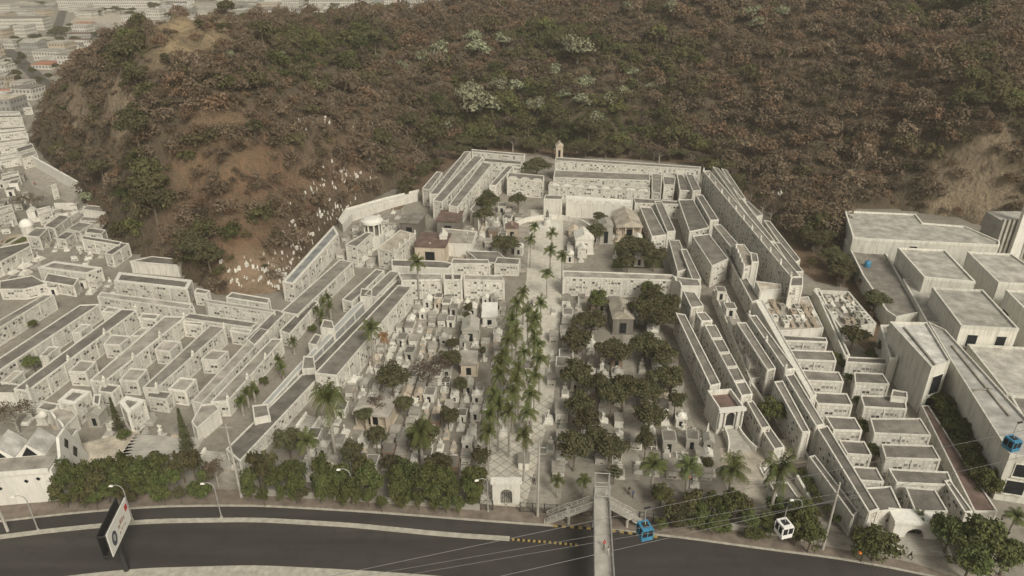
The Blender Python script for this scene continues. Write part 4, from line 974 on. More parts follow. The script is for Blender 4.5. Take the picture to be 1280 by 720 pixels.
def tomb(kind, mat='white_wall', label='', cat='tomb'):
    if kind == 'slab':
        t = thing('slab_tomb', label, cat); m = MB(); m.box(-1,1,-1.5,1.5,0,.45); m.box(-.85,.85,-1.35,1.3,.45,.8,taper=.92); m.build('plinth', mat, t); m = MB(); m.box(-.6,.6,-1.05,1.0,.8,.9); m.build('slab', 'grey_wall', t)
        m = MB(); m.box(-.6,.6,1.15,1.4,.8,1.7); m.build('headstone', mat, t); m = MB(); cross_mb(m, 0, 1.27, 1.7, .9); m.build('cross', mat, t)
    elif kind == 'step':
        t = thing('stepped_tomb', label, cat); m = MB()
        for i, (a, b) in enumerate([(1.2, .35), (1.0, .7), (.8, 1.05)]): m.box(-a, a, -a*1.35, a*1.35, b-.35, b)
        m.build('plinth', mat, t); m = MB(); m.box(-.3,.3,-.3,.3,1.05,1.9,taper=.8); cross_mb(m, 0, 0, 1.9, 1.2); m.build('cross', mat, t)
    elif kind == 'vault':
        t = thing('box_vault', label, cat); m = MB(); m.box(-1.2,1.2,-1.7,1.7,0,2.1); m.build('walls', mat, t); m = MB(); m.box(-1.4,1.4,-1.9,1.9,2.1,2.32); m.build('roof', 'roof_light', t)
        m = MB(); m.box(-.95,.95,-1.76,-1.7,.3,1.85); m.build('niche_front', 'niche_wall', t)
    elif kind == 'gable':
        t = thing('gabled_mausoleum', label, 'mausoleum'); m = MB(); m.box(-1.5,1.5,-1.8,1.8,0,.3); m.box(-1.3,1.3,-1.6,1.6,.3,2.7)
        for x in (-1.2, 1.2): m.box(x-.16, x+.16, -1.78, -1.6, .3, 2.6)
        m.build('walls', mat, t); m = MB(); gable(m, -1.4, 1.4, -1.7, 1.7, 2.7, .95); m.build('roof', mat, t)
        m = MB(); m.box(-.42,.42,-1.66,-1.6,.3,2.0); m.build('door', 'dark_glass', t); m = MB(); cross_mb(m, 0, -1.6, 3.6, .9); m.build('cross', mat, t)
    elif kind == 'dome':
        t = thing('domed_mausoleum', label, 'mausoleum'); m = MB(); m.box(-1.5,1.5,-1.5,1.5,0,.3); m.box(-1.25,1.25,-1.25,1.25,.3,2.6); m.box(-1.45,1.45,-1.45,1.45,2.6,2.85)
        for x in (-1.15, 1.15): m.tube([(x,-1.4,.3),(x,-1.4,2.6)], .13, 8)
        m.build('walls', mat, t); m = MB(); m.lathe([(1.2,2.85),(1.15,3.15),(.85,3.65),(.4,3.95),(0,4.05)], 16); m.build('dome', mat, t, smooth=True)
        m = MB(); m.box(-.4,.4,-1.31,-1.25,.3,1.9); m.build('door', 'dark_glass', t); m = MB(); cross_mb(m, 0, 0, 4.0, .8); m.build('cross', mat, t)
    elif kind == 'flat':
        t = thing('flat_roofed_mausoleum', label, 'mausoleum'); m = MB(); m.box(-1.5,1.5,-1.9,1.9,0,2.9); m.box(-1.65,1.65,-2.05,2.05,2.62,3.0); m.build('walls', mat, t)
        m = MB(); m.face([(-1.4,-1.8,3.004),(1.4,-1.8,3.004),(1.4,1.8,3.004),(-1.4,1.8,3.004)]); m.build('roof', 'roof_grey', t); m = MB(); m.box(-.5,.5,-1.97,-1.9,.1,2.1); m.build('door', 'dark_glass', t)
    elif kind == 'statue':
        t = thing('angel_monument', label, 'monument'); m = MB(); m.box(-1.1,1.1,-1.1,1.1,0,.3); m.box(-.75,.75,-.75,.75,.3,.6); m.box(-.5,.5,-.5,.5,.6,2.1,taper=.85); m.box(-.55,.55,-.55,.55,2.1,2.25); m.build('pedestal', mat, t)
        m = MB(); m.lathe([(.38,2.25),(.3,2.6),(.2,3.1),(.26,3.45),(.2,3.6),(.08,3.68),(.13,3.8),(.12,3.95),(0,4.03)], 10); m.box(-.6,-.15,.05,.18,2.9,3.7,taper=.7); m.box(.15,.6,.05,.18,2.9,3.7,taper=.7); m.build('angel', mat, t, smooth=True)
    elif kind == 'obelisk':
        t = thing('obelisk_tomb', label, 'monument'); m = MB(); m.box(-1,1,-1.4,1.4,0,.4); m.box(-.6,.6,-.6,.6,.4,1.1); m.build('plinth', mat, t); m = MB(); m.box(-.35,.35,-.35,.35,1.1,3.4,taper=.5); m.box(-.175,.175,-.175,.175,3.4,3.7,taper=.05); m.build('obelisk', mat, t)
    elif kind == 'enclosure':
        t = thing('fenced_grave', label, cat); m = MB(); m.box(-1.3,1.3,-1.7,1.7,0,.3); m.box(-.7,.7,-1.2,1.2,.3,.75); m.build('plinth', mat, t); m = MB()
        for x in (-1.2, 0, 1.2):
            for y in (-1.6, 1.6): m.box(x-.1, x+.1, y-.1, y+.1, .3, 1.2)
        for y in (-1.6, 1.6): m.box(-1.2,1.2,y-.04,y+.04,.9,1.0)
        for x in (-1.2, 1.2): m.box(x-.04,x+.04,-1.56,1.56,.88,.98)
        m.build('railing', 'white_wall', t); m = MB(); cross_mb(m, 0, 1.1, .75, 1.2); m.build('cross', mat, t)
    return t
KINDS_ = [('slab','white_wall','white slab tomb with small cross',20), ('slab','cream_stone','cream slab tomb with small cross',7), ('slab','grey_wall','grey slab tomb with small cross',8), ('step','white_wall','white stepped tomb with tall cross',12), ('step','grey_wall','grey stepped tomb with tall cross',5),
          ('vault','white_wall','white box vault with pale lid',16), ('vault','cream_stone','tan box vault with pale lid',5), ('gable','white_wall','white gabled mausoleum with dark door',6), ('gable','grey_wall','grey gabled mausoleum with dark door',5), ('gable','cream_stone','cream gabled mausoleum with dark door',4),
          ('dome','white_wall','white domed mausoleum',4), ('dome','grey_wall','weathered grey domed mausoleum',3), ('flat','white_wall','white flat roofed mausoleum',5), ('flat','brown_stone','brown stone flat roofed mausoleum',4), ('flat','grey_wall','grey flat roofed mausoleum',5),
          ('statue','white_wall','white angel monument on a pedestal',5), ('obelisk','grey_wall','grey obelisk tomb',4), ('obelisk','white_wall','white obelisk tomb',4), ('enclosure','white_wall','white grave with low railing',9), ('enclosure','dark_stone','dark stone grave with white railing',4)]
PROT = [tomb(k, m, lab) for k, m, lab, w_ in KINDS_]; WTS = [k[3] for k in KINDS_]
OBST = []
def plot(name, poly, A, B, pitch, gz=0.0, fill=.9, sc=1.0, sub=None, rot=0.0, cap=400):
    P = [tuple(W(a, b, gz).xy) for a, b in poly]; a, b = W(*A, gz), W(*B, gz); d = (b-a); d.z = 0; d.normalize(); n = Vector((-d.y, d.x, 0)); ang = math.atan2(d.y, d.x)-math.pi/2
    xs = [p[0] for p in P]; ys = [p[1] for p in P]; c = Vector(((min(xs)+max(xs))/2, (min(ys)+max(ys))/2, 0)); R2 = max(max(xs)-min(xs), max(ys)-min(ys))
    k = int(R2/min(pitch))+2; out = 0
    for i in range(-k, k+1):
        for j in range(-k, k+1):
            p = c+d*(j*pitch[1])+n*(i*pitch[0]+ (0 if j % 4 else .5))
            p += d*random.uniform(-.25, .25)+n*random.uniform(-.2, .2)
            if not inside(P, p.x, p.y) or random.random() > fill or out >= cap: continue
            if any((p.x-o[0])**2+(p.y-o[1])**2 < o[2]**2 for o in OBST): continue
            q = random.choices(range(len(PROT)), WTS)[0] if sub is None else random.choice(sub)
            s = sc*random.uniform(.78, 1.05)
            put(PROT[q], (p.x, p.y, gz), ang+random.uniform(-.04, .04)+rot+(math.pi if random.random() < .1 else 0), (s, s, s*random.uniform(.85, 1.15)), KINDS_[q][2]+' '+name, 'tombs '+name); out += 1
    return out
for px, py, r in [(470,525,7),(785,282,8),(757,312,6),(777,415,7),(590,470,5),(588,415,6),(905,520,6)]: q = W(px, py); OBST.append((q.x, q.y, r))
N_ = 0
N_ += plot('in the left central plot', [(352,598),(432,495),(445,478),(524,376),(634,376),(608,520),(598,600)], (590,600), (625,380), (2.5, 3.2), fill=.97, sc=.76)
N_ += plot('beside the palms of the avenue', [(612,600),(640,420),(652,372),(700,372),(692,600)], (650,600), (668,380), (4.6, 4.6), fill=.6, sub=[0,5,0,3,5], sc=.85)
N_ += plot('in the row right of the palm avenue', [(692,610),(703,372),(716,372),(714,610)], (700,600), (709,380), (4.0, 4.2), fill=.95, sub=[0,5,5,3,12,2])
N_ += plot('under the trees of the right central plot', [(716,605),(720,372),(780,372),(776,605)], (745,600), (750,380), (3.1, 3.8), fill=.9, sc=.9)
N_ += plot('right of the garden path', [(795,600),(792,372),(812,376),(850,470),(886,600)], (840,600), (815,400), (3.1, 3.8), fill=.9, sc=.9)
N_ += plot('in the upper left yard', [(575,325),(604,265),(655,262),(650,322)], (610,325), (630,265), (3.4, 4), fill=.85)
N_ += plot('in the upper right garden', [(712,332),(712,288),(795,288),(800,332)], (750,330), (752,290), (3.4, 4), fill=.85)
N_ += plot('in the yard at the lower left', [(20,512),(60,500),(120,520),(160,520),(240,540),(230,560),(120,560),(30,540)], (120,560), (160,510), (3.6, 4.2), fill=.8, sc=.9)
N_ += plot('at the left edge below the town', [(-20,300),(-20,205),(25,215),(62,262),(40,285)], (0,300), (30,250), (5.5, 6), fill=.7, sub=[5,12,7,0,14])
N_ += plot('in the court beside the round terrace', [(0,340),(30,322),(60,325),(40,345)], (0,340), (40,320), (4, 4.5), fill=.8, sub=[0,3,5,2])
N_ += plot('on the left terrace below the rotunda', [(425,322),(440,300),(470,282),(498,284),(470,310),(470,330)], (440,320), (480,285), (3.2, 4), fill=.75, sub=[0,3,5])
plot('among the vault rows of the left edge', [(20,345),(60,360),(110,366),(95,345),(130,348),(150,366),(60,372),(0,372)], (60,370), (90,345), (3.2, 4), fill=.7, sc=.8, sub=[0,5,3,12,2,5])
plot('in the sloping yard before the cliff foot', [(62,262),(120,248),(150,262),(120,300),(150,318),(120,335),(60,318)], (80,320), (120,260), (3.6, 4.4), fill=.6, sc=.8, sub=[0,5,3,2,18])
plot('on the terraces climbing past the rotunda', [(425,300),(455,268),(500,262),(530,300),(500,330),(440,340)], (450,330), (500,270), (3.6, 4.4), fill=.6, sc=.75, sub=[0,5,3,18,16])
plot('beside the long steps on the right', [(925,560),(948,548),(985,600),(1010,640),(960,640)], (970,630), (935,560), (3.2, 4), fill=.7, sc=.8, sub=[0,5,3,18])
plot('before the curved staircase', [(838,600),(856,540),(890,545),(900,590),(880,610)], (870,600), (865,545), (3.0, 3.8), fill=.8, sc=.8)
TB = block([(892,362),(906,362),(958,470),(938,474)], 3.4, 'raised strip of paving carrying a line of white tombs', 'raised tomb terraces', roof='roof_light', name='tomb_terrace', cat='terrace', par=.1)
TC_ = block([(948,376),(1010,371),(1029,410),(974,414)], 3.6, 'raised terrace packed with small tan and white graves', 'raised tomb terraces', roof='roof_light', name='tomb_terrace', cat='terrace', par=.1, body='white_wall')
TD = block([(1016,366),(1060,368),(1094,408),(1052,416)], 2.6, 'walled terrace of low graves behind the round tree', 'raised tomb terraces', roof='roof_light', name='tomb_terrace', cat='terrace', par=.9, body='white_wall', pw=.35)
plot('on the raised strip between the right rows', [(895,365),(904,365),(954,466),(941,470)], (945,466), (900,366), (2.7, 4.2), 3.4, .95, .85, [5,5,0,12,3])
# small packed graves
def small_grave(kind, mat, label):
    t = thing('small_grave', label, 'grave'); m = MB()
    if kind == 0: m.box(-.5,.5,-1,1,0,.55); m.box(-.42,.42,.7,.95,.55,1.05)
    elif kind == 1: m.box(-.55,.55,-1,1,0,.9); m.box(-.62,.62,-1.07,1.07,.9,1.0)
    else: m.box(-.5,.5,-1,1,0,.3)
    m.build('plinth', mat, t)
    m = MB(); 
    if kind != 1: cross_mb(m, 0, .82, 1.05 if kind == 0 else .3, .7)
    else: m.box(-.3,.3,-.7,.2,1.0,1.06)
    m.build('cross' if kind != 1 else 'plaque', mat if kind != 1 else 'dark_stone', t); return t
SG = [small_grave(0,'white_wall','white low grave with cross'), small_grave(1,'white_wall','white box grave with dark plaque'), small_grave(0,'tan_wall','tan low grave with cross'), small_grave(1,'tan_wall','tan box grave with dark plaque'), small_grave(2,'grey_wall','grey flat grave with cross'), small_grave(1,'grey_wall','grey box grave with dark plaque')]
SGL = [p['label'] for p in SG]
def packed(name, poly, A, B, z, pitch, fill=.93):
    P = [tuple(W(a, b, z).xy) for a, b in poly]; a, b = W(*A, z), W(*B, z); d = (b-a); d.z = 0; d.normalize(); n = Vector((-d.y, d.x, 0)); ang = math.atan2(d.y, d.x)-math.pi/2
    c = Vector((sum(p[0] for p in P)/len(P), sum(p[1] for p in P)/len(P), 0))
    for i in range(-25, 26):
        for j in range(-25, 26):
            p = c+n*i*pitch[0]+d*j*pitch[1]
            if inside(P, p.x, p.y) and random.random() < fill:
                q = random.choices(range(6), [4,4,5,4,3,3])[0]; s = random.uniform(.85, 1.1); put(SG[q], (p.x, p.y, z), ang+(math.pi/2 if random.random() < .04 else 0), (s, s, s*random.uniform(.8, 1.3)), SGL[q]+' '+name, 'graves '+name)
packed('on the tan terrace right of the tower', [(954,380),(1007,375),(1025,408),(977,412)], (975,410), (958,382), 3.6, (1.75, 2.9))
packed('on the walled terrace behind the round tree', [(1020,369),(1058,371),(1088,406),(1056,412)], (1060,410), (1030,372), 2.6, (1.8, 3.0), .9)

# graves scattered on the hillside
def hill_grave(kind, label):
    t = thing('hillside_grave', label, 'grave'); m = MB()
    if kind == 0: m.box(-.6,.6,-1.1,1.1,-.8,.7); m.box(-.5,.5,.7,1.0,.7,1.3); cross_mb(m, 0, .85, 1.3, .9)
    elif kind == 1: m.box(-.9,.9,-1.2,1.2,-.8,1.5); gable(m, -.9, .9, -1.2, 1.2, 1.5, .5)
    elif kind == 2: m.box(-.4,.4,-.4,.4,-.8,.5); cross_mb(m, 0, 0, .5, 1.5)
    else: m.box(-.7,.7,-2.0,2.0,-.8,.8); m.box(-.8,.8,-2.1,2.1,.8,.95)
    o = m.build('stone', 'white_wall', t); return t
HGV = [hill_grave(i, '') for i in range(4)]
HL_ = ['small white grave with headstone', 'little white gabled vault', 'white cross on a small base', 'long white box grave']
def scatter_hill(n, blobs, where, grp):
    k = 0; tries = 0
    while k < n and tries < n*8:
        tries += 1; cx, cy, rx, ry = random.choice(blobs); a = random.uniform(0, 6.28); r = math.sqrt(random.random()); px, py = cx+rx*r*math.cos(a), cy+ry*r*math.sin(a); q = H(px, py)
        if q is None or q.z < .6: continue
        i = random.choices(range(4), [5,1,5,1])[0]; s = random.uniform(.24, .46)
        put(HGV[i], (q.x, q.y, q.z), random.uniform(-.5, .5), (s, s, s), HL_[i]+' '+where, grp); k += 1
random.seed(21)
scatter_hill(215, [(335,350,50,16),(335,350,50,16),(330,345,60,22),(390,300,45,30),(370,325,30,25),(420,250,35,30),(440,215,30,25),(385,320,22,22),(420,270,25,20),(390,160,30,12)], 'scattered on the red slope above the left terraces', 'graves on the red slope')
scatter_hill(60, [(470,150,45,25),(500,190,35,25),(430,230,40,30),(400,260,40,30)], 'half hidden in the scrub of the left slope', 'graves in the left scrub')
scatter_hill(42, [(700,180,70,10),(800,185,60,12),(850,120,60,50),(880,160,30,40)], 'in the wood behind the back rows', 'graves in the wood behind')
scatter_hill(44, [(985,270,40,35),(950,235,30,22),(1000,300,25,25)], 'on the slope right of the outer walls', 'graves on the right slope')

for i in range(60):
    px, py = random.choice([(random.uniform(965,1050), random.uniform(262,330)), (random.uniform(1060,1105), random.uniform(335,440)), (random.uniform(1045,1062), random.uniform(330,360))])
    if py > 355 and px < 1078: continue
    put_tree(random.choice(OLIVE+BARE), px, py, random.uniform(4, 8), random.uniform(2, 4), 'low dry bush on the brown verge beside the walled garden', 'bushes on the brown verge')

random.seed(31)
RW = [(504,238),(520,222),(540,204),(560,190),(585,182),(610,178),(640,178),(670,182),(712,184),(735,186),(760,186),(790,188),(815,190),(840,190),(865,196),(885,200),(905,212),(922,226),(940,242),(955,258),(970,272)]
for a, b in zip(RW, RW[1:]):
    for t in (0, .5):
        px, py = a[0]+(b[0]-a[0])*t, a[1]+(b[1]-a[1])*t
        put_tree(random.choice([OLIVE, DARK, DARK, BARE]), px+random.uniform(-4,4), py+random.uniform(-4,3)-2, random.uniform(8, 13), random.uniform(4.5, 7), 'tree crowding the rear wall at the hill foot', 'trees along the rear wall')
# ------------------------------------------------------------------ the white complex on the right, halls, chapels
def building(name, label, poly, zt, walls='building_wall', roof='roof_slab', z0=0, par=.45, pw=.35, cat='building', group=None, wins=(), streak=False):
    P = ccw([tuple(W(a, b, zt).xy) for a, b in poly]); cx = sum(p[0] for p in P)/len(P); cy = sum(p[1] for p in P)/len(P)
    t = thing(name, label, cat, (cx, cy, z0), 0, group); P = [(x-cx, y-cy) for x, y in P]; h = zt-z0
    m = MB(); m.prism(P, -.2, h-.02, 0); m.build('walls', walls, t)
    m = MB(); m.face([(x, y, h) for x, y in offset(P, -pw)]); m.build('roof', roof, t)
    m = MB(); m.ring(offset(P, .06), offset(P, -pw), h-.3, h+par); m.build('parapet', walls, t)
    for (A, B, t0, t1, a, b) in wins:
        p0, p1 = W(*A, zt), W(*B, zt); p0 = Vector((p0.x-cx, p0.y-cy)); p1 = Vector((p1.x-cx, p1.y-cy)); c, d = p0.lerp(p1, t0), p0.lerp(p1, t1)
        u = (d-c).normalized(); q = Vector((u.y, -u.x)); 
        if q.dot(Vector((cx, cy))+c) > 0: q = -q
        if q.y > .3: q = -q
        def slab(m, c, d, a, b, o0, o1):
            r = [tuple(c+q*o0), tuple(d+q*o0), tuple(d+q*o1), tuple(c+q*o1)]; m.prism(ccw(r), a, b, 0, top=0, bottom=True)
        m = MB(); slab(m, c, d, a, b, -.05, .05); wo = m.build('window', 'dark_glass', t)
        m = MB(); slab(m, c-u*.15, d+u*.15, a-.2, a-.003, -.02, .3); slab(m, c-u*.15, d+u*.15, b+.003, b+.15, -.02, .12); slab(m, c-u*.15, c-u*.003, a, b, -.02, .12); slab(m, d+u*.003, d+u*.15, a, b, -.02, .12)
        f = m.build('frame', walls, wo)
    return t
WG = 'white flat roofed halls of the complex on the right'
building('service_hall', 'long low rear hall with stained roof at the hill foot on the right', [(1056,265),(1144,269),(1153,280),(1205,284),(1249,303),(1249,308),(1085,300),(1066,298)], 8.5, group=WG,
         wins=[((1085,300),(1249,308), .33, .39, 4.6, 7.2)])
building('service_hall', 'low stained roof strip beside the dark clump of trees', [(1056,300),(1085,303),(1104,312),(1150,392),(1120,398),(1108,390),(1078,345)], 4.2, group=WG, roof='roof_grey', wins=[((1078,345),(1108,390), .3, .5, 1, 3)])
building('service_hall', 'cube shaped hall with weathered roof left of its twin', [(1122,311),(1181,314),(1219,354),(1155,348)], 9.0, group=WG, wins=[((1122,311),(1155,348), .55, .66, 1.0, 2.6)])
building('service_hall', 'cube shaped hall with weathered roof near the ribbed tower', [(1209,316),(1264,319),(1320,358),(1248,355)], 9.0, group=WG)
building('service_hall', 'big cube hall with two square windows facing the viewer', [(1165,361),(1228,364),(1273,413),(1201,409)], 9.6, group=WG,
         wins=[((1201,409),(1273,413), .16, .34, 4.8, 7.8), ((1201,409),(1273,413), .67, .84, 4.8, 7.8), ((1165,361),(1201,409), .35, .42, 2, 3.6)])
building('service_hall', 'cube hall cut by the right edge with a balcony gap', [(1257,364),(1330,368),(1400,420),(1296,404)], 9.0, group=WG, wins=[((1257,364),(1296,404), .1, .3, 2, 5)])
building('service_hall', 'low broad hall with blotched roof in front of the two square windows', [(1209,432),(1295,437),(1370,505),(1258,494)], 5.6, group=WG)
building('service_hall', 'low dark roofed annex in the corner by the right edge', [(1262,496),(1330,500),(1380,560),(1290,545)], 6.4, group=WG, roof='roof_grey', wins=[((1262,496),(1290,545), .1, .5, 2, 5)])
building('service_hall', 'small connecting hall between the low strip and the big cube hall', [(1128,350),(1156,352),(1196,408),(1158,404)], 5.0, group=WG)
wg = building('office_wing', 'tall grey wing with sheet metal roof and dark corner window', [(1112,404),(1158,405),(1187,453),(1164,461)], 11.0, roof='metal_sheet', group=WG, pw=.2,
         wins=[((1164,461),(1187,453), .25, .8, 4.2, 8.6), ((1164,461),(1187,453), .25, .8, 1.0, 3.4)])
building('office_wing', 'very long wing with flat sheet metal roof running to the lower right', [(1160,404),(1181,414),(1300,545),(1316,578),(1262,570),(1190,455)], 9.6, roof='metal_sheet', group=WG, pw=.2,
         wins=[((1262,570),(1316,578), .22, .62, 5.6, 8.2), ((1262,570),(1316,578), .15, .62, 1.8, 4.6), ((1262,570),(1316,578), .72, .95, 5.6, 8.2)])
building('garden_wall', 'grey tall wall at the top of the walled garden', [(1100,408),(1112,408),(1122,450),(1112,450)], 6, group=None, cat='wall')
building('garden_wall', 'low white wall edging the walled garden with the round tree', [(1018,362),(1024,362),(1062,446),(1056,447)], 3, cat='wall', pw=.3)
# roof ridge strips of the wings
for A, B in [((1130,409),(1170,457)), ((1158,412),(1180,441)), ((1190,432),(1262,520)), ((1215,488),(1240,486))]:
    z_ = 11.2 if A[0] < 1150 else 9.8; a_, b_ = W(*A, z_), W(*B, z_); d_ = (b_-a_).normalized(); n_ = Vector((-d_.y, d_.x, 0))*.18; m = MB(); o_ = wg.location
    m.prism(ccw([tuple((p-o_)[:2]) for p in (a_+n_, b_+n_, b_-n_, a_-n_)]), z_-.25, z_+.15, 0, top=0); m.build('roof_ridge', 'roof_light', wg)
def ribbed_tower():
    q = W(1262,322,0); t = thing('ribbed_tower', 'ribbed concrete tower with pale round topped pylon at the right edge', 'tower', (q.x, q.y, 0)); m = MB(); m.box(-6, 12, 0, 8, 0, 12); m.build('walls', 'concrete', t)
    for i in range(12):
        if i == 0: m = MB(); m.box(-.35, .35, -.9, -.003, 0, 12.6); r0 = m.build('rib', 'concrete', t); r0.location = (-5.6, 0, 0)
        else: r = r0.copy(); C.objects.link(r); r.parent = t; r.location = (-5.6+i*1.4, 0, 0)
    m = MB(); m.box(-1.6, 1.6, -2.4, -.95, 0, 21, taper=.8); m.lathe([(1.9,21),(1.9,21.5),(1.4,21.9),(0,22)], 16, c=(0,-1.6,0)); p = m.build('pylon', 'bright_wall', t); p.location = (-.5, 0, 0)
ribbed_tower()
q = W(1084,333,4.3); t = thing('water_tank', 'small blue water tank on the low roof strip', 'water tank', (q.x, q.y, 4.2)); m = MB(); m.lathe([(.8,0),(.85,.1),(.85,1.4),(.6,1.75),(.2,1.85),(0,1.85)], 16); m.build('tank', 'blue_paint', t, smooth=True); m = MB(); m.lathe([(.22,1.85),(.22,1.98),(0,2.0)], 10); m.build('lid', 'dark_steel', t)

# white hall with diamond windows, lower left
def diamond_hall():
    A = W(-130, 644, 0); B = W(78, 626, 0); u = (B-A); L = u.length; ang = math.atan2(u.y, u.x)
    t = thing('chapel_hall', 'white hall with diamond windows and tent shaped skylights at the lower left', 'hall', (A.x, A.y, 0), ang)
    D = 11; H_ = 7.0
    m = MB(); m.box(0, L, 0, D, 0, H_); m.build('walls', 'bright_wall', t)
    m = MB(); m.box(-.2, L-.3, -.2, D+.2, H_, H_+.25); m.build('roof', 'roof_light', t)
    # stepped cornice
    m = MB(); m.box(0, L-.31, -.35, -.21, H_-.4, H_+.6); m.build('parapet', 'bright_wall', t)
    # pointed gable frame at the right end
    m = MB(); m.face([(L+.05,-.5,0),(L+.05,D+.5,0),(L+.05,D*.62,H_+3.6),(L+.05,D*.38,H_+3.6)]); m.face([(L+.55,-.5,0),(L+.55,D*.38,H_+3.6),(L+.55,D*.62,H_+3.6),(L+.55,D+.5,0)])
    for a, b in [((-.5,0),(D*.38,H_+3.6)), ((D*.38,H_+3.6),(D*.62,H_+3.6)), ((D*.62,H_+3.6),(D+.5,0))]: m.face([(L+.05,*a),(L+.55,*a),(L+.55,*b),(L+.05,*b)])
    m.build('gable', 'bright_wall', t)
    def diamond(x, y, z, s, face):
        m = MB(); o = .07
        if face == 'f': m.face([(x-s,y-o,z),(x,y-o,z-s),(x+s,y-o,z),(x,y-o,z+s)])
        else: m.face([(x+o,y-s,z),(x+o,y,z-s*1.5),(x+o,y+s,z),(x+o,y,z+s*1.5)])
        return m.build('diamond_window', 'dark_glass', t)
    for x, z in [(3,5.2),(3,3.9),(8,5.2),(8,3.9),(13,5.2),(13,3.9),(17.5,5.0),(19.5,5.3)]:
        if x < L: diamond(x+L-22, 0, z, .42, 'f')
    for y, z, s in [(D*.5,8.2,.8),(D*.34,5,.9),(D*.66,5,.9),(D*.5,2.6,.9)]: diamond(L+.55, y, z, s, 's')
    for x in (3.5, 9.5):     # tent skylights
        m = MB(); x0 = L-15.5+x*.85; m.face([(x0,D*.35,H_+.25),(x0+5,D*.35,H_+.25),(x0+2.5,D*.35,H_+2.9)]); m.face([(x0,D*.8,H_+.25),(x0+2.5,D*.8,H_+2.9),(x0+5,D*.8,H_+.25)])
        m.face([(x0,D*.35,H_+.25),(x0+2.5,D*.35,H_+2.9),(x0+2.5,D*.8,H_+2.9),(x0,D*.8,H_+.25)], None, 1); m.face([(x0+2.5,D*.35,H_+2.9),(x0+5,D*.35,H_+.25),(x0+5,D*.8,H_+.25),(x0+2.5,D*.8,H_+2.9)], None, 1); s_ = m.build('skylight', ['bright_wall', 'metal_sheet'], t)
        m = MB(); m.face([(x0+1.2,D*.35-.05,H_+.4),(x0+3.8,D*.35-.05,H_+.4),(x0+2.5,D*.35-.05,H_+2.3)]); m.build('pane', 'dark_glass', s_)
diamond_hall()

def rotunda():
    q = W(482,292,0); z = 4.0; t = thing('round_mausoleum', 'round white columned mausoleum with flat striped dome on the left terrace', 'mausoleum', (q.x-2, q.y-10, 0))
    m = MB(); m.lathe([(3.6,0),(3.6,z),(0,z)], 24); m.build('base', 'white_wall', t)
    for i in range(10):
        a = i*math.pi/5
        if i == 0: m = MB(); m.tube([(0,0,z),(0,0,z+4)], .3, 8); c0 = m.build('column', 'white_wall', t); c0.location = (2.8,0,0)
        else: c = c0.copy(); C.objects.link(c); c.parent = t; c.location = (2.8*math.cos(a), 2.8*math.sin(a), 0)
    m = MB(); m.lathe([(1.9,z),(1.9,z+4)], 16); m.build('core', 'dark_stone', t); m = MB(); m.lathe([(3.4,z+4),(3.4,z+4.7),(3.1,z+4.75),(2.2,z+5.4),(0,z+5.7)], 24); m.build('roof', 'bright_wall', t)
rotunda()
def chapel(px, py, w_, d, h, rh, mat, roof, label, rz=0, name='gabled_mausoleum', cols=0, door='dark_glass', name_cat='mausoleum', z=0, steps=0):
    q = W(px, py, z); t = thing(name, label, name_cat, (q.x, q.y, z), rz); m = MB(); m.box(-w_/2, w_/2, 0, d, .0, h); m.box(-w_/2-.3, w_/2+.3, -1.8 if cols else -.3, d+.3, 0, .28); m.build('walls', mat, t)
    m = MB(); gable(m, -w_/2, w_/2, -1.5 if cols else 0, d, h, rh, over=.25) if rh else m.box(-w_/2-.3, w_/2+.3, -1.6 if cols else -.3, d+.3, h, h+.5); m.build('roof', roof, t)
    m = MB(); m.box(-w_*.16, w_*.16, -.06, 0, .3, h*.72); m.build('door', door, t)
    if cols:
        for i in range(cols):
            x = -w_/2+.4+(w_-.8)*i/(cols-1)
            if i == 0: m = MB(); m.tube([(0,0,.28),(0,0,h)], .24, 8); c0 = m.build('column', mat, t); c0.location = (x, -1.2, 0)
            else: c = c0.copy(); C.objects.link(c); c.parent = t; c.location = (x, -1.2, 0)
    m = MB(); cross_mb(m, 0, d*.1, h+rh, 1.2); m.build('cross', mat, t); return t
chapel(785,300,8,12,5,2.2,'cream_stone','roof_tan','large cream temple mausoleum with pediment in the upper right garden', 0, cols=4)
chapel(757,305,4,5,6,1.2,'grey_wall','grey_wall','small grey gabled chapel beside the cream temple')
chapel(730,318,5.5,6,5,1.8,'white_wall','white_wall','white gabled chapel with round window left of the garden')
chapel(778,418,5,9,4.4,1.6,'dark_stone','roof_tan','dark fronted mausoleum with long tan gable at the end of the garden path')
chapel(468,532,7,4,3.4,0,'cream_stone','roof_light','cream columned tomb temple at the front of the left plot', -.15, name='columned_tomb', cols=5)
chapel(588,428,3.8,5.5,3.4,1.4,'grey_wall','grey_wall','grey gabled mausoleum with rose window in the left plot')
chapel(586,470,3.4,5,3.0,0,'cream_stone','roof_light','flat cream mausoleum with white dome in the left plot', name='flat_roofed_mausoleum')
chapel(560,295,7,9,5,0,'dark_stone','roof_brown','dark weathered chapel with flat brown roof above the plain wall', -.1, name='dark_chapel', name_cat='chapel')
chapel(538,330,9,10,5.5,0,'cream_stone','roof_brown','tan arched chapel with grey roof behind the left cross wall', -.1, name='dark_chapel', name_cat='chapel')
chapel(512,297,6,8,5,0,'dark_stone','roof_grey','dark stepped tomb building beside the rotunda', -.2, name='dark_chapel', name_cat='chapel')
chapel(612,408,3.4,7,2.6,0,'bright_wall','bright_wall','bright white slab house beside the palm avenue', name='flat_roofed_mausoleum')
chapel(555,322,2.2,2.2,7,1.6,'white_wall','white_wall','slim white spire between the dark chapels', name='spire_monument', name_cat='monument')
chapel(699,200,3,3,6,1.5,'cream_stone','cream_stone','tan shrine standing in the trees behind the back rows', name='hill_shrine', name_cat='shrine')
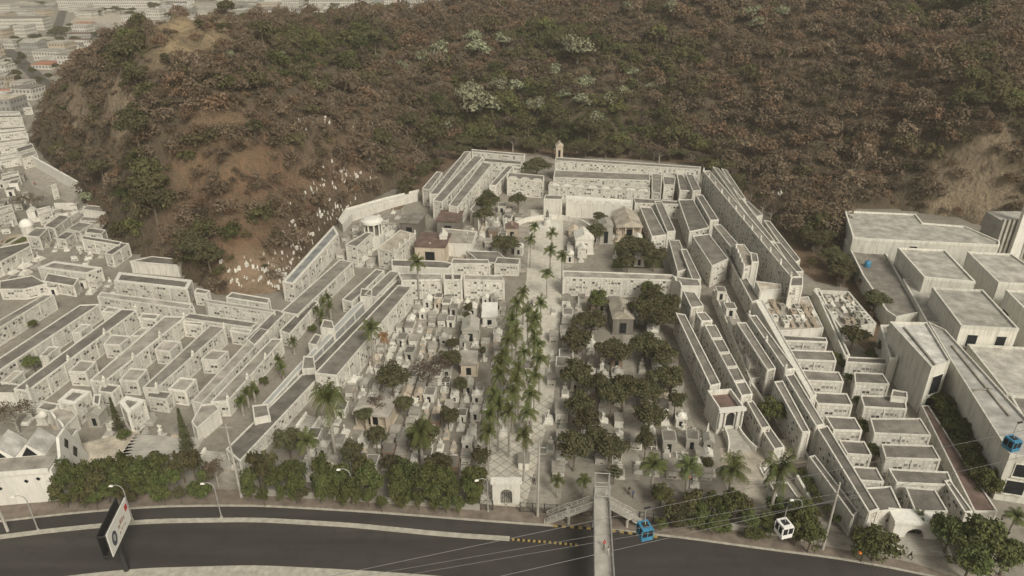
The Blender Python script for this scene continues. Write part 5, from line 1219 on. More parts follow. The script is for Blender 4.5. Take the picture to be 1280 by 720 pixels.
chapel(640,300,4,4,4,1,'tan_wall','roof_brown','brown tomb chapel between the dark round trees', 0)
q = W(505,225,0); building('hill_ramp', 'long white stepped wall climbing past the rotunda towards the slope', [(423,276),(432,262),(482,248),(524,238),(522,243),(484,253),(440,268),(428,282)], 2.6, walls='white_wall', roof='white_wall', cat='wall', pw=.3)

# plaza monument
q = W(684,284,0); t = thing('angel_column', 'tall dark statue on a round white pedestal in the upper plaza', 'monument', (q.x, q.y, 0)); m = MB(); m.lathe([(4.5,0),(4.5,.4),(3.6,.4),(3.6,.8),(1.4,.8),(1.1,3.5),(1.5,3.6),(0,3.7)], 24); m.build('pedestal', 'white_wall', t)
m = MB(); m.lathe([(.6,3.7),(.45,4.6),(.5,5.4),(.2,5.6),(.3,5.9),(0,6.3)], 12); m.build('statue', 'dark_stone', t, smooth=True)
# semicircle plaza wall
q = W(690,292,0); m = MB(); n = 20
for i in range(n):
    a, b = math.pi*i/n, math.pi*(i+1)/n; r0, r1 = 13, 13.5
    P = [(r0*math.cos(a), r0*math.sin(a)), (r1*math.cos(a), r1*math.sin(a)), (r1*math.cos(b), r1*math.sin(b)), (r0*math.cos(b), r0*math.sin(b))]; m.prism(P, 0, 1.6, 0, top=0)
o = m.build('curved_wall', 'white_wall'); o.location = (q.x, q.y, 0); tag(o, 'low curved wall around the dark statue in the upper plaza', 'wall')

# arched gatehouse
def arch_front(m, w_, h, aw, ah, y0, y1, mi=0):
    """wall slab with arched opening"""
    n = 8; pts = [(-aw/2, 0)]+[(-aw/2*math.cos(math.pi*i/n), ah-aw/2+aw/2*math.sin(math.pi*i/n)) for i in range(n+1)]+[(aw/2, 0)]
    for y, fl in ((y0, False), (y1, True)):
        L = [(-w_/2, 0), (-aw/2, 0), (-aw/2, h), (-w_/2, h)]; Rr = [(aw/2, 0), (w_/2, 0), (w_/2, h), (aw/2, h)]
        for q in (L, Rr): m.face([(a, y, b) for a, b in (q[::-1] if fl else q)], None, mi)
        for a, b in zip(pts[1:-1], pts[2:-1]): q = [(a[0], a[1]), (b[0], b[1]), (b[0], h), (a[0], h)]; m.face([(u, y, v) for u, v in (q[::-1] if fl else q)], None, mi)
    for a, b in zip(pts, pts[1:]): m.face([(a[0],y0,a[1]),(b[0],y0,b[1]),(b[0],y1,b[1]),(a[0],y1,a[1])], None, mi)
    for a, b in [((-w_/2,0),(-w_/2,h)), ((-w_/2,h),(w_/2,h)), ((w_/2,h),(w_/2,0))]: m.face([(a[0],y0,a[1]),(b[0],y0,b[1]),(b[0],y1,b[1]),(a[0],y1,a[1])], None, mi)
def gatehouse():
    q = W(910,541,0); k_ = .72; t = thing('arched_gatehouse', 'white arched gatehouse with sunken dark roof above the curved staircase', 'gatehouse', (q.x, q.y, 0), R(8), sc=(k_, k_, k_))
    m = MB(); m.box(-3.6, 3.6, -.02, 9, 0, 2.0); m.box(-3.5,-3.1,.6,8.9,2.0,8.4); m.box(3.1,3.5,.6,8.9,2.0,8.4); m.box(-3.1,3.1,8.5,8.9,2.0,8.4); m.build('walls', 'white_wall', t)
    m = MB(); arch_front(m, 7.4, 6.4, 2.4, 4.8, 0, .6); 
    for v in m.v: pass
    m.v = [(a, b, c+2.0) for a, b, c in m.v]; m.build('front', 'bright_wall', t)
    m = MB()
    for x in (-3.2, -1.75, 1.75, 3.2): m.tube([(x,-.35,2.0),(x,-.35,7.4)], .28, 8)
    m.box(-3.9,3.9,-.75,-.01,7.5,8.4); m.build('columns', 'bright_wall', t)
    m = MB(); m.face([(-3.1,.6,6.8),(3.1,.6,6.8),(3.1,8.5,6.8),(-3.1,8.5,6.8)]); m.build('roof', 'roof_brown', t)
    m = MB(); m.face([(-1.2,.7,2),(1.2,.7,2),(1.2,.7,6.6),(-1.2,.7,6.6)]); m.build('gate', 'dark_steel', t)
    # staircase
    s = thing('curved_staircase', 'white staircase between curved walls below the arched gatehouse', 'staircase', (q.x+.2, q.y-.3, 0), R(8), sc=(k_, k_, k_)); m = MB()
    for i in range(14): wd = 1.8+.09*i; m.box(-wd, wd, -.6-.55*(i+1), -.6-.55*i, 0, 2.0-.14*i)
    m.build('steps', 'concrete', s)
    for sg in (-1, 1):
        m = MB(); L = [(sg*(2.0+1.9*(k/10)**2.2), -.6-7.6*k/10) for k in range(11)]
        for a, b in zip(L, L[1:]): d = Vector((b[0]-a[0], b[1]-a[1])).normalized(); nn = Vector((-d.y, d.x))*.18; m.prism(ccw([(a[0]+nn.x,a[1]+nn.y),(b[0]+nn.x,b[1]+nn.y),(b[0]-nn.x,b[1]-nn.y),(a[0]-nn.x,a[1]-nn.y)]), 0, 3.0-.15*L.index(a), 0, top=0)
        m.build('curved_rail', 'bright_wall', s)
gatehouse()
def small_arch(px, py, label, w_=8, h=5, mat='bright_wall', rz=0, n=1, depth=2.5):
    q = W(px, py, 0); t = thing('arched_gate', label, 'gate', (q.x, q.y, 0), rz)
    m = MB(); arch_front(m, w_, h, w_*.42, h*.72, 0, depth); m.build('arch', mat, t)
    m = MB(); m.box(-w_/2-.3, w_/2+.3, -.3, depth+.3, h, h+.5); m.build('cornice', mat, t)
    m = MB(); k = 7
    for i in range(k): x = -w_*.2+w_*.4*i/(k-1); m.box(x-.05, x+.05, depth*.4, depth*.4+.08, 0, h*.5)
    m.box(-w_*.2, w_*.2, depth*.4-.04, depth*.4-.001, h*.5-.1, h*.5); m.build('grille', 'dark_steel', t); return t
small_arch(633,630,'ornate white entrance gate with lattice grille at the foot of the palm avenue', 4.8, 4.6, 'white_wall', depth=.8)
small_arch(1141,676,'white vaulted gate with arched openings at the lower right', 7, 3.6, depth=2.6, rz=R(-6))
for px, py, l in [(1113,664,'white urn flanking the vaulted gate on its left'),(1167,668,'white urn flanking the vaulted gate on its right')]:
    q = W(px,py,0); t = thing('stone_urn', l, 'urn', (q.x,q.y,0)); m = MB(); m.box(-.5,.5,-.5,.5,0,1.6); m.build('pedestal','white_wall',t); m = MB(); m.lathe([(.2,1.6),(.7,2.1),(.75,2.5),(.3,2.8),(0,2.9)],12); m.build('urn','bright_wall',t,smooth=True)

def stairs(px, py, w_, n, rz, label, mat='roof_tan', rise=.16, run=.45, cheek=True):
    q = W(px, py, 0); t = thing('stone_steps', label, 'steps', (q.x, q.y, 0), rz); m = MB()
    for i in range(n): m.box(-w_/2, w_/2, i*run, (i+1)*run, 0, rise*(i+1))
    m.build('treads', mat, t)
    if cheek:
        for s_ in (-1, 1):
            m = MB(); x = s_*(w_/2+.25); m.face([(x-.24,0,0),(x+.24,0,0),(x+.24,0,.7),(x-.24,0,.7)]); m.face([(x-.24,0,.7),(x+.24,0,.7),(x+.24,n*run,rise*n+.7),(x-.24,n*run,rise*n+.7)]); m.face([(x-.24,0,0),(x-.24,0,.7),(x-.24,n*run,rise*n+.7),(x-.24,n*run,0)]); m.face([(x+.24,0,.7),(x+.24,0,0),(x+.24,n*run,0),(x+.24,n*run,rise*n+.7)])
            m.build('side_wall', 'white_wall', t)
    return t
stairs(1000,585,4.4,9,R(10),'pale steps climbing beside the tall palm at the front right', run=.75)
stairs(1028,625,4.2,7,R(10),'lower pale steps beside the planted strip at the front right', run=.7)
stairs(948,508,2.6,10,R(18),'tan steps at the foot of the raised line of tombs', run=.5)
stairs(1148,694,9,5,R(-6),'wide grey steps up to the vaulted gate at the lower right','concrete', run=.8)
stairs(132,583,12,10,R(25),'broad tan stepped court in front of the open topped tower','roof_tan', .10, .8, False)
stairs(190,580,14,9,R(-4),'wide grey stepped court between the two conifers','concrete', .10, .8, False)
stairs(268,585,7,6,R(-10),'short flight of steps by the lower end of the raised street','concrete', .12, .6)
stairs(375,545,3,9,R(-25),'white walled steps behind the biggest palm','concrete', .18, .5)
# front fences
def railing(name, line, h, label, cat='fence', mat='dark_steel', post=2.5):
    P = resample([W(a, b, 0) for a, b in line], 2+int(sum((W(*line[i+1])-W(*line[i])).length for i in range(len(line)-1))/post)); o = P[0]; t = thing(name, label, cat, (o.x, o.y, 0)); m = MB()
    for a in P: p = a-o; m.box(p.x-.09, p.x+.09, p.y-.09, p.y+.09, 0, h)
    m.build('posts', mat, t); m = MB()
    for a, b in zip(P, P[1:]):
        for z in (.15, h*.55, h-.08): m.tube([tuple(a-o+Vector((0,0,z))), tuple(b-o+Vector((0,0,z)))], .035, 4)
        for k in range(1, 8): p = a.lerp(b, k/8)-o; m.box(p.x-.02, p.x+.02, p.y-.02, p.y+.02, .15, h-.08)
    m.build('bars', mat, t); return t
railing('iron_fence', [(650,640),(700,643),(742,646)], 2.2, 'dark iron fence between the entrance gate and the footbridge')
railing('iron_fence', [(765,648),(800,652),(850,660)], 2.2, 'dark iron fence right of the footbridge')
railing('iron_fence', [(600,637),(616,638)], 2.2, 'short iron fence left of the entrance gate')
m = MB(); a = [W(x, y, 0) for x, y in [(262,622),(310,618),(450,628),(600,640)]]
def wall_line(line, h, th, label, mat='white_wall', name='boundary_wall', par=0):
    P = [W(a, b, 0) for a, b in line]; o = P[0]; L = [(p-o).xy for p in P]; m = MB()
    for a, b in zip(L, L[1:]):
        d = (b-a).normalized(); n = Vector((-d.y, d.x))*th/2; m.prism(ccw([tuple(a+n), tuple(b+n), tuple(b-n), tuple(a-n)]), 0, h, 0, top=0)
    t = m.build(name, mat); t.location = (o.x, o.y, 0); tag(t, label, 'wall'); return t
wall_line([(305,618),(450,627),(600,638)], 1.4, .3, 'low wall behind the roadside trees left of the entrance gate', 'grey_wall')
wall_line([(850,655),(960,668),(1030,682)], 1.4, .3, 'low wall behind the roadside trees right of the footbridge', 'grey_wall')
wall_line([(44,208),(104,243)], 4.5, .8, 'pale wall along the upper side of the sloping court at the left', 'bright_wall')
wall_line([(70,262),(95,262)], 2.5, .5, 'short wall by the flowering tree', 'white_wall')
wall_line([(0,338),(30,330),(44,318)], 1.6, .5, 'curved low wall around the round terrace at the left edge', 'bright_wall')
wall_line([(0,318),(30,300),(60,296),(100,270)], 1.8, .5, 'long low wall zigzagging across the left edge', 'white_wall')
wall_line([(30,280),(100,268)], 1.4, .4, 'low wall in front of the bare grey tree', 'white_wall')
# footbridge
def footbridge():
    z = 6.0; A = W(743,626,z); B = W(761,627,z); Cc = W(767,730,z); D = W(744,730,z); d1 = (D-A).normalized(); d2 = (Cc-B).normalized(); D = A+d1*34; Cc = B+d2*34
    o = (A+B)/2; t = thing('footbridge', 'concrete footbridge crossing the road with stairs on both sides', 'footbridge', (o.x, o.y, 0)); L = lambda p: (p.x-o.x, p.y-o.y)
    m = MB(); m.prism(ccw([L(A), L(B), L(Cc), L(D)]), z-.5, z, 0, top=0, bottom=True); m.build('deck', 'concrete', t)
    for P0, P1, s_ in ((A, D, -1), (B, Cc, 1)):
        d = (P1-P0).normalized(); n = Vector((-d.y, d.x, 0))*(.14)
        if n.x*s_ < 0: n = -n
        m = MB(); m.prism(ccw([L(P0), L(P1), L(P1+n), L(P0+n)]), z-.6, z+.35, 0, top=0, bottom=True)
        k = 22
        for i in range(k+1): c = P0.lerp(P1, i/k)+n*.5; x, y = L(c); m.box(x-.05, x+.05, y-.05, y+.05, z+.35, z+1.1)
        m.build('parapet', 'concrete', t)
        m = MB(); 
        for hh in (.72, 1.12): m.tube([(*L(P0+n*.5), z+hh), (*L(P1+n*.5), z+hh)], .06, 6)
        m.build('handrail', 'steel', t)
    for f in (.03, .95):
        c = A.lerp(D, f)*.5+B.lerp(Cc, f)*.5; x, y = L(c); m = MB(); m.tube([(x, y, 0), (x, y, z-1.0)], .42, 12); m.box(x-1.2, x+1.2, y-.35, y+.35, z-1.0, z-.5); m.build('pier', 'concrete', t)
    def flight(P0, P1, lab):
        """stairs from the landing (z) down to the ground, with one landing halfway"""
        d = Vector((P1.x-P0.x, P1.y-P0.y, 0)); Lh = d.length; d.normalize(); n = Vector((-d.y, d.x, 0))*.95; M_ = MB(); Rl = MB(); ns = 34
        zs = []
        for i in range(ns):
            f = i/ns; zz = z*(1-f) if not .47 < f < .58 else z*.5
            a = P0+d*Lh*f; b = P0+d*Lh*(i+1)/ns; P = ccw([L(a+n), L(b+n), L(b-n), L(a-n)]); M_.prism(P, max(0, zz-.45), zz-.08, 0, top=0, bottom=True)
        fl = M_.build('stair_flight', 'concrete', t)
        for s_ in (1, -1):
            for hh, th in ((.25, .1), (.65, .05), (1.05, .07)): Rl.tube([(*L(P0+n*s_), z+hh), (*L(P0+d*Lh*.47+n*s_), z*.53+hh), (*L(P0+d*Lh*.58+n*s_), z*.45+hh), (*L(P1+n*s_), hh)], th, 5)
            for k in range(9): f = k/8; p = P0+d*Lh*f+n*s_; Rl.box(L(p)[0]-.05, L(p)[0]+.05, L(p)[1]-.05, L(p)[1]+.05, z*(1-f)-.1, z*(1-f)+1.05)
        Rl.build('stair_rail', 'concrete', t)
        c = P0+d*Lh*.52; x, y = L(c); m = MB(); m.tube([(x, y, 0), (x, y, z*.5-.45)], .25, 8); m.build('pier', 'concrete', t)
    flight(W(744,628,z), W(682,650,0)+Vector((0,0,0)), 'l'); flight(W(761,630,z), W(806,655,0), 'r')
    m = MB(); P0, P1 = W(743,626,z), W(761,627,z)
    # platform behind the deck and its frame tower
    up = (A-D).normalized(); q = [A, B, B+up*3.2, A+up*3.2]; m.prism(ccw([L(p) for p in q]), z-.5, z-.003, 0, top=0, bottom=True); m.build('landing', 'concrete', t)
    m = MB()
    for p in (A, B, A+up*3.2, B+up*3.2): m.box(L(p)[0]-.12, L(p)[0]+.12, L(p)[1]-.12, L(p)[1]+.12, 0, z+3.2)
    for a, b in ((A, B), (A+up*3.2, B+up*3.2), (A, A+up*3.2), (B, B+up*3.2)):
        for hh in (z+1.1, z+3.1): m.tube([(*L(a), hh), (*L(b), hh)], .07, 5)
    m.build('frame_tower', 'steel', t)
footbridge()
def striped_kerb(line, label, w_=.32, h=.25):
    P = resample([W(a, b, 0) for a, b in line], 26); o = P[0]; t = thing('striped_barrier', label, 'kerb barrier', (o.x, o.y, 0))
    for mat in (0,):
        m = MB()
        for i in range(25):
            a, b = P[i]-o, P[i+1]-o; n = Vector((-(b-a).y, (b-a).x, 0)).normalized()*w_/2; m.prism(ccw([(a+n)[:2], (b+n)[:2], (b-n)[:2], (a-n)[:2]]), .0, h, i % 2, top=i % 2)
        m.build('striped_kerb', ['yellow_paint', 'black_paint'], t)
striped_kerb([(692,658),(750,662),(822,672)], 'yellow and black striped barrier below the footbridge stairs')
striped_kerb([(640,675),(680,678),(722,682)], 'faded striped barrier at the end of the road median')

# billboard
def billboard():
    zb = 7.2; hh = 4.6; A = W(142,698,zb); B = W(165,648,zb); base = W(162,713,0)
    u = (B-A); L = u.length; ang = math.atan2(u.y, u.x); c = (A+B)/2; t = thing('billboard', 'two sided roadside billboard with a white poster on a single black post', 'billboard', (c.x, c.y, 0), ang)
    m = MB(); m.box(-L/2, L/2, .12, .25, zb, zb+hh); m.build('board', 'dark_steel', t)
    m = MB(); m.box(-L/2+.15, L/2-.15, .0, .118, zb+.15, zb+hh-.15); po = m.build('poster', 'white_paint', t)
    m = MB(); m.box(-L/2, L/2, 1.25, 1.4, zb, zb+hh); m.box(-L/2,-L/2+.2,.26,1.24,zb+.3,zb+.5); m.box(L/2-.2,L/2,.26,1.24,zb+.3,zb+.5); m.box(-L/2,-L/2+.2,.26,1.24,zb+hh-.5,zb+hh-.3); m.box(-L/2,L/2,.26,1.24,zb-.25,zb-.05); m.build('rear_board', 'dark_steel', t)
    # poster picture: dark oval badge, lines of faded pink script, small red mark
    m = MB(); cx = -L/2+1.9; m.face([(cx+.85*math.cos(a), -.02, zb+2.1+1.25*math.sin(a)) for a in [i*math.pi/12 for i in range(24)]]); m.build('badge', 'grey_ink', po)
    m = MB(); m.face([(cx+.4*math.cos(a), -.03, zb+2.2+.6*math.sin(a)) for a in [i*math.pi/12 for i in range(24)]]); m.build('badge_figure', 'blue_grey_wall', po)
    m = MB(); x = -L/2+3.6
    while x < L/2-2.2:
        wd = random.uniform(.25, .6); z = zb+2.2+.1*math.sin(x*3); m.box(x, x+wd, -.03, -.015, z, z+random.uniform(.5, .9)); m.box(x, x+wd*.7, -.03, -.015, z-1.0, z-.7); x += wd+.18
    m.build('script', 'city_pink', po)
    m = MB(); m.box(L/2-1.3, L/2-.4, -.03, -.015, zb+2.6, zb+3.6); m.build('red_mark', 'red_poster', po)
    M_ = Matrix.Rotation(-ang, 4, 'Z'); b = M_ @ Vector((base.x-c.x, base.y-c.y, 0)); m = MB(); m.tube([(b.x, b.y+.4, 0), (b.x, b.y+.4, zb+.1)], .42, 14); m.tube([(b.x, b.y+.4, zb-.15), (0, .75, zb-.15)], .2, 6); m.build('post', 'dark_steel', t)
billboard()
# lamps and poles
def street_lamp():
    t = thing('street_lamp', 'l', 'street lamp'); m = MB(); m.tube([(0,0,0),(0,0,6.6),(-.25,0,7.3),(-.9,0,7.7),(-1.6,0,7.6)], [.11,.08,.07,.06,.05], 8); m.build('pole', 'steel', t)
    m = MB(); m.box(-2.2,-1.5,-.18,.18,7.42,7.6,taper=.7); m.build('lamp_head', 'white_paint', t); m = MB(); m.lathe([(.22,0),(.22,.25),(.11,.26)], 10); m.build('base', 'concrete', t); return t
sl_ = street_lamp(); SLG = 'street lamps along the median'
for px, py, rz, l in [(48,663,.1,'street lamp on the median nearest the left edge'), (166,650,.0,'street lamp half hidden by the billboard'), (277,647,0,'street lamp on the median before the dry tree'), (442,629,0,'street lamp standing in the roadside trees'), (610,640,.3,'street lamp at the left end of the entrance gate'), (994,668,0,'street lamp beside the hanging white cable car')]:
    q = W(px, py); put(sl_, (q.x, q.y, 0), rz, (1,1,1), l, SLG)
def pole(px, py, tx, ty, label, h=14, lean=True, mat='concrete', arms=2):
    q = W(px, py); t = thing('utility_pole', label, 'utility pole', (q.x, q.y, 0)); m = MB(); m.tube([(0,0,0),(0,0,h)], [.24,.15], 10); m.build('pole', mat, t); m = MB()
    for i in range(arms): m.box(-1.1, 1.1, -.07, .07, h-.7-i*1.3, h-.55-i*1.3)
    arms and m.build('crossarm', 'steel', t); return Vector((q.x, q.y, h))
p1 = pole(672,646,675,548,'tall utility pole beside the entrance gate', 15.5)
p2 = pole(1028,687,1050,598,'utility pole leaning over the street at the lower right', 14, arms=0)
p3 = pole(302,622,287,523,'slim pole at the lower end of the raised street', 16, arms=1)
p4 = pole(10,664,0,600,'thick pole in front of the white hall at the left edge', 10, arms=1)
def wire(a, b, sag, label, r=.03, name='power_line', mat='dark_steel', grp='power lines over the front of the cemetery'):
    m = MB(); pts = []
    for i in range(15): f = i/14; p = Vector(a).lerp(Vector(b), f); p.z -= sag*4*f*(1-f); pts.append(p)
    m.tube(pts, r, 5); o = m.build(name, mat); tag(o, label, 'cable', grp); return o
p5 = W(1240,640,0)+Vector((0,0,9))
for i, dz in enumerate((0, -1.0, -2.0, -2.8)):
    wire(p1+Vector((0,0,-.6+dz)), W(962,628,0)+Vector((0,0,5+dz*.3)), 1.6, 'thin power line sagging from the tall pole across the footbridge tower', .03, mat='cable_grey')
for dx in (-.9, 0, .9): wire(W(1053+dx*3,652,0)+Vector((0,0,1)), W(1085+dx*6,760,0)+Vector((0,0,6)), .3, 'pale guy wire running down towards the viewer at the lower right', .03, mat='cable_grey', grp='wires at the lower right')
wire(p1+Vector((0,0,-.5)), p3, 4, 'long thin wire from the tall pole to the slim pole on the left', .02)
for px, py, r, l, z in [(1075,691,.36,'orange marker ball on the wire at the lower right', 3), (861,596,.36,'orange marker ball on the wire between two palms', 4)]:
    q = W(px, py, z); m = MB(); m.lathe([(r*math.sin(a), -r*math.cos(a)) for a in [i*math.pi/8 for i in range(9)]], 14); o = m.build('marker_ball', 'orange_paint', smooth=True); o.location = q; tag(o, l, 'marker ball')
# cableway
ZR = 26.0
def rope(a, b, label, r=.028, ext=(-.6, .5)):
    A, B = W(*a, ZR), W(*b, ZR); d = B-A; m = MB(); m.tube([A+d*ext[0], B+d*ext[1]], r, 6); o = m.build('cableway_rope', 'cable_grey'); tag(o, label, 'cable', 'ropes of the cableway'); return A, B
A1, B1 = rope((462,710),(1265,541),'upper cableway rope carrying the blue cable cars')
rope((505,711),(960,632),'second rope just below the upper cableway rope', .02, (-.2, .3)); rope((535,714),(960,641),'third rope below the upper cableway rope', .02, (-.2, .3))
A2, B2 = rope((640,717),(1240,580),'lower cableway rope carrying the white cable car')
def gondola(px, py, paint, label, rz, A, B, glass='dark_glass'):
    zc = ZR-4.2; c = W(px, py, zc); t = thing('cable_car', label, 'cable car', (c.x, c.y, zc), rz, sc=(.8, .8, .8))
    prof = [(-.80,-1.1),(-1.05,-.35),(-1.02,.55),(-.78,1.05),(.78,1.05),(1.02,.55),(1.05,-.35),(.80,-1.1)]
    m = MB(); y0, y1 = -1.0, 1.0
    m.face([(x*.94, y0, z) for x, z in prof]); m.face([(x*.94, y1, z) for x, z in reversed(prof)])
    for a, b in zip(prof, prof[1:]+prof[:1]): m.face([(a[0]*.94,y0,a[1]),(b[0]*.94,y0,b[1]),(b[0]*.94,y1,b[1]),(a[0]*.94,y1,a[1])])
    m.build('cabin', glass, t)
    m = MB()       # painted shell: floor pan, roof, corner posts
    m.box(-.95,.95,-1.06,1.06,-1.2,-.45); m.box(-.88,.88,-1.06,1.06,.8,1.15)
    for x in (-1.0, -.05, .9):
        for y in (-1.07, .97): m.box(x, x+.12, y, y+.1, -.449, .799)
    for y in (-1.0, -.05, .9):
        for x in (-1.07, .96): m.box(x, x+.11, y+.001, y+.09, -.448, .798)
    m.build('shell', paint, t)
    m = MB(); m.box(-.5,.5,-.5,.5,1.15,1.3); m.build('roof_hatch', 'dark_steel', t)
    m = MB(); m.tube([(0,0,1.3),(.0,.35,2.2),(0,.35,4.0),(0,0,4.7)], .07, 6); m.build('hanger', 'steel', t); m = MB(); m.box(-.5,.5,-.12,.12,4.6,4.85); m.build('grip', 'dark_steel', t)
rz = math.atan2((B1-A1).y, (B1-A1).x)
gondola(806,663,'blue_paint','bright blue cable car hanging beside the footbridge', rz, A1, B1); gondola(1265,554,'blue_paint','blue cable car hanging in front of the long wing', rz, A1, B1); gondola(980,660,'gondola_white','white cable car hanging before the roadside trees', rz, A2, B2)

# ------------------------------------------------------------------ people
def person(px, py, z, label, shirt, trousers='dark_cloth', rz=0, stride=.18, hair=True):
    q = W(px, py, z); J = [(0,0,.92),(0,0,1.15),(0,0,1.38),(0,0,1.5),(0,-.01,1.6),(0,0,1.72), (.1,stride*.5,.88),(.11,stride,.48),(.11,stride*.8,.08),(.11,stride*.8-.16,.04), (-.1,-stride*.3,.88),(-.11,-stride,.48),(-.11,-stride*.6,.08),(-.11,-stride*.6-.16,.04),
        (.19,0,1.38),(.25,-.05,1.12),(.25,-.18,.92),(-.19,0,1.38),(-.25,.05,1.12),(-.26,-.05,.88)]
    E = [(0,1),(1,2),(2,3),(3,4),(4,5),(0,6),(6,7),(7,8),(8,9),(0,10),(10,11),(11,12),(12,13),(2,14),(14,15),(15,16),(2,17),(17,18),(18,19)]
    rad = [.14,.14,.15,.06,.09,.085,.09,.065,.045,.04,.09,.065,.045,.04,.065,.045,.035,.065,.045,.035]
    me = bpy.data.meshes.new('person'); me.from_pydata(J, E, []); o = bpy.data.objects.new('person', me); C.objects.link(o)
    sk = o.modifiers.new('skin', 'SKIN'); ss = o.modifiers.new('sub', 'SUBSURF'); ss.levels = 1; ss.render_levels = 1
    for i, v in enumerate(me.skin_vertices[0].data): v.radius = (rad[i], rad[i]); v.use_root = (i == 0)
    dg = bpy.context.evaluated_depsgraph_get(); m2 = bpy.data.meshes.new_from_object(o.evaluated_get(dg)); o.modifiers.clear(); o.data = m2
    m2.materials.clear()
    for k in (trousers, shirt, 'skin', 'hair'): m2.materials.append(MATS[k])
    for p in m2.polygons:
        c = p.center; a = abs(c.x) > .17
        p.material_index = 0 if c.z < .95 and not a else (2 if (a and c.z < 1.12) or c.z > 1.46 else 1)
        if c.z > 1.66: p.material_index = 3
    o.location = q; o.rotation_euler.z = rz; tag(o, label, 'person'); return o
person(755,685,6.0,'person in a red shirt walking on the footbridge','red_cloth',rz=.4)
person(760,694,6.0,'person in pale clothes bending low beside the one in red','pale_cloth','pale_cloth',rz=1)
person(1137,699,0.13,'person in dark clothes striding on the pavement below the vaulted gate','dark_cloth',rz=1.2,stride=.3)
person(667,602,0,'person in a white shirt beside the entrance avenue','pale_cloth',rz=2); person(668,606,0,'second person in dark shirt beside the entrance avenue','dark_cloth',rz=2)
person(44,232,0.03,'person in brown and red standing in the sloping court','red_cloth','dark_cloth',rz=.5)
person(786,617,0,'person in black under the trees right of the footbridge tower','dark_cloth',rz=.5); person(791,622,0,'person in blue under the trees right of the footbridge tower','blue_cloth',rz=.2)

# ------------------------------------------------------------------ the town behind
random.seed(77)
def house(x, y, wd, dp, h, rz, wall, roof, label, gab=False, name='town_house', cat='house', grp='houses of the town behind'):
    t = thing(name, label, cat, (x, y, 0), rz, grp); m = MB(); m.box(-wd/2, wd/2, -dp/2, dp/2, 0, h); m.build('walls', wall, t); m = MB()
    if gab:
        m.face([(-wd/2-.4,-dp/2-.4,h+.01),(wd/2+.4,-dp/2-.4,h+.01),(wd/2+.4,0,h+dp*.16),(-wd/2-.4,0,h+dp*.16)]); m.face([(-wd/2-.4,0,h+dp*.16),(wd/2+.4,0,h+dp*.16),(wd/2+.4,dp/2+.4,h+.01),(-wd/2-.4,dp/2+.4,h+.01)])
        m.face([(-wd/2,-dp/2,h),(-wd/2,0,h+dp*.155),(-wd/2,dp/2,h)]); m.face([(wd/2,-dp/2,h),(wd/2,dp/2,h),(wd/2,0,h+dp*.155)])
    else: m.box(-wd/2-.2, wd/2+.2, -dp/2-.2, dp/2+.2, h, h+.4)
    m.build('roof', roof, t); return t
WALLS = [('city_white','white'),('city_cream','cream'),('city_grey','grey'),('city_teal','teal'),('city_pink','pink')]; ROOFS = [('roof_light','pale'),('roof_grey','grey'),('roof_red','rust'),('roof_slab','ashen'),('metal_sheet','metal'),('roof_tan','tan')]
def H_big(px, py, wpx, dd, h, label, wall, roof, rz=0, gab=False, name='town_block', cat='building'):
    q = W(px, py, 0); zc = PX(q.x, q.y, 0)[2]; house(q.x, q.y+dd/2, wpx*zc/FPX, dd, h, rz, wall, roof, label, gab, name, cat, 'large buildings of the town behind')
    OCC.append((q.x, q.y+dd/2, wpx*zc/FPX/2+8, dd/2+8))
OCC = []
H_big(138,13,128,16,13,'long white town building with dark window bands at the top left','city_white','roof_light')
H_big(18,38,70,18,11,'three storey white building with grey roof at the top left edge','city_white','roof_grey',.12)
H_big(98,15,24,14,7,'small bright white building before the long one','city_white','roof_slab')
H_big(418,10,62,40,9,'huge pale warehouse roof beyond the hill crest','city_white','roof_slab',.02,False)
H_big(340,4,40,20,6,'low white sheds left of the huge warehouse','city_white','roof_slab')
H_big(552,12,26,14,8,'white house with blue door beyond the crest','city_white','roof_light',.1,True)
H_big(585,6,10,10,16,'narrow grey tower block beyond the crest','city_grey','roof_grey')
H_big(497,4,30,16,9,'terracotta roofed block beyond the crest','city_pink','roof_red',0,True)
H_big(232,6,70,16,8,'long pale building behind the straw field','city_white','roof_light')
H_big(108,48,46,9,4,'first dark roofed shed row behind the cliff','city_grey','roof_brown',.05); H_big(112,56,50,8,4,'second dark roofed shed row behind the cliff','city_white','roof_brown',.05)
H_big(140,42,26,12,5,'pale town house between the sheds and the cliff','city_cream','roof_light')
def occupied(x, y, w_, d): return any(abs(x-a) < b+w_/2 and abs(y-c) < e+d/2 for a, c, b, e in OCC)
q1, q2 = W(85,36), W(168,16); OCC.append(((q1.x+q2.x)/2, (q1.y+q2.y)/2, abs(q2.x-q1.x)/2+12, abs(q2.y-q1.y)/2))
area('straw_field', [(78,36),(100,17),(178,14),(182,34),(120,38)], .02, 'roof_tan'); MATS
strip('town_street', [(8,62),(30,80),(60,110),(85,135)], 9, .03, 'asphalt_light', 20); strip('town_street', [(-40,44),(40,60),(70,40),(80,10)], 9, .035, 'asphalt_light', 20)
SX = [tuple(W(*p).xy) for p in [(8,62),(30,80),(60,110),(85,135)]]+[None]+[tuple(W(*p).xy) for p in [(-40,44),(40,60),(70,40),(80,10)]]
def near_street(x, y):
    for a, b in zip(SX, SX[1:]):
        if a is None or b is None: continue
        if seg_dist(np.array([[x, y]]), [a, b])[0] < 11: return True
    return False
nh = 0; y = 330
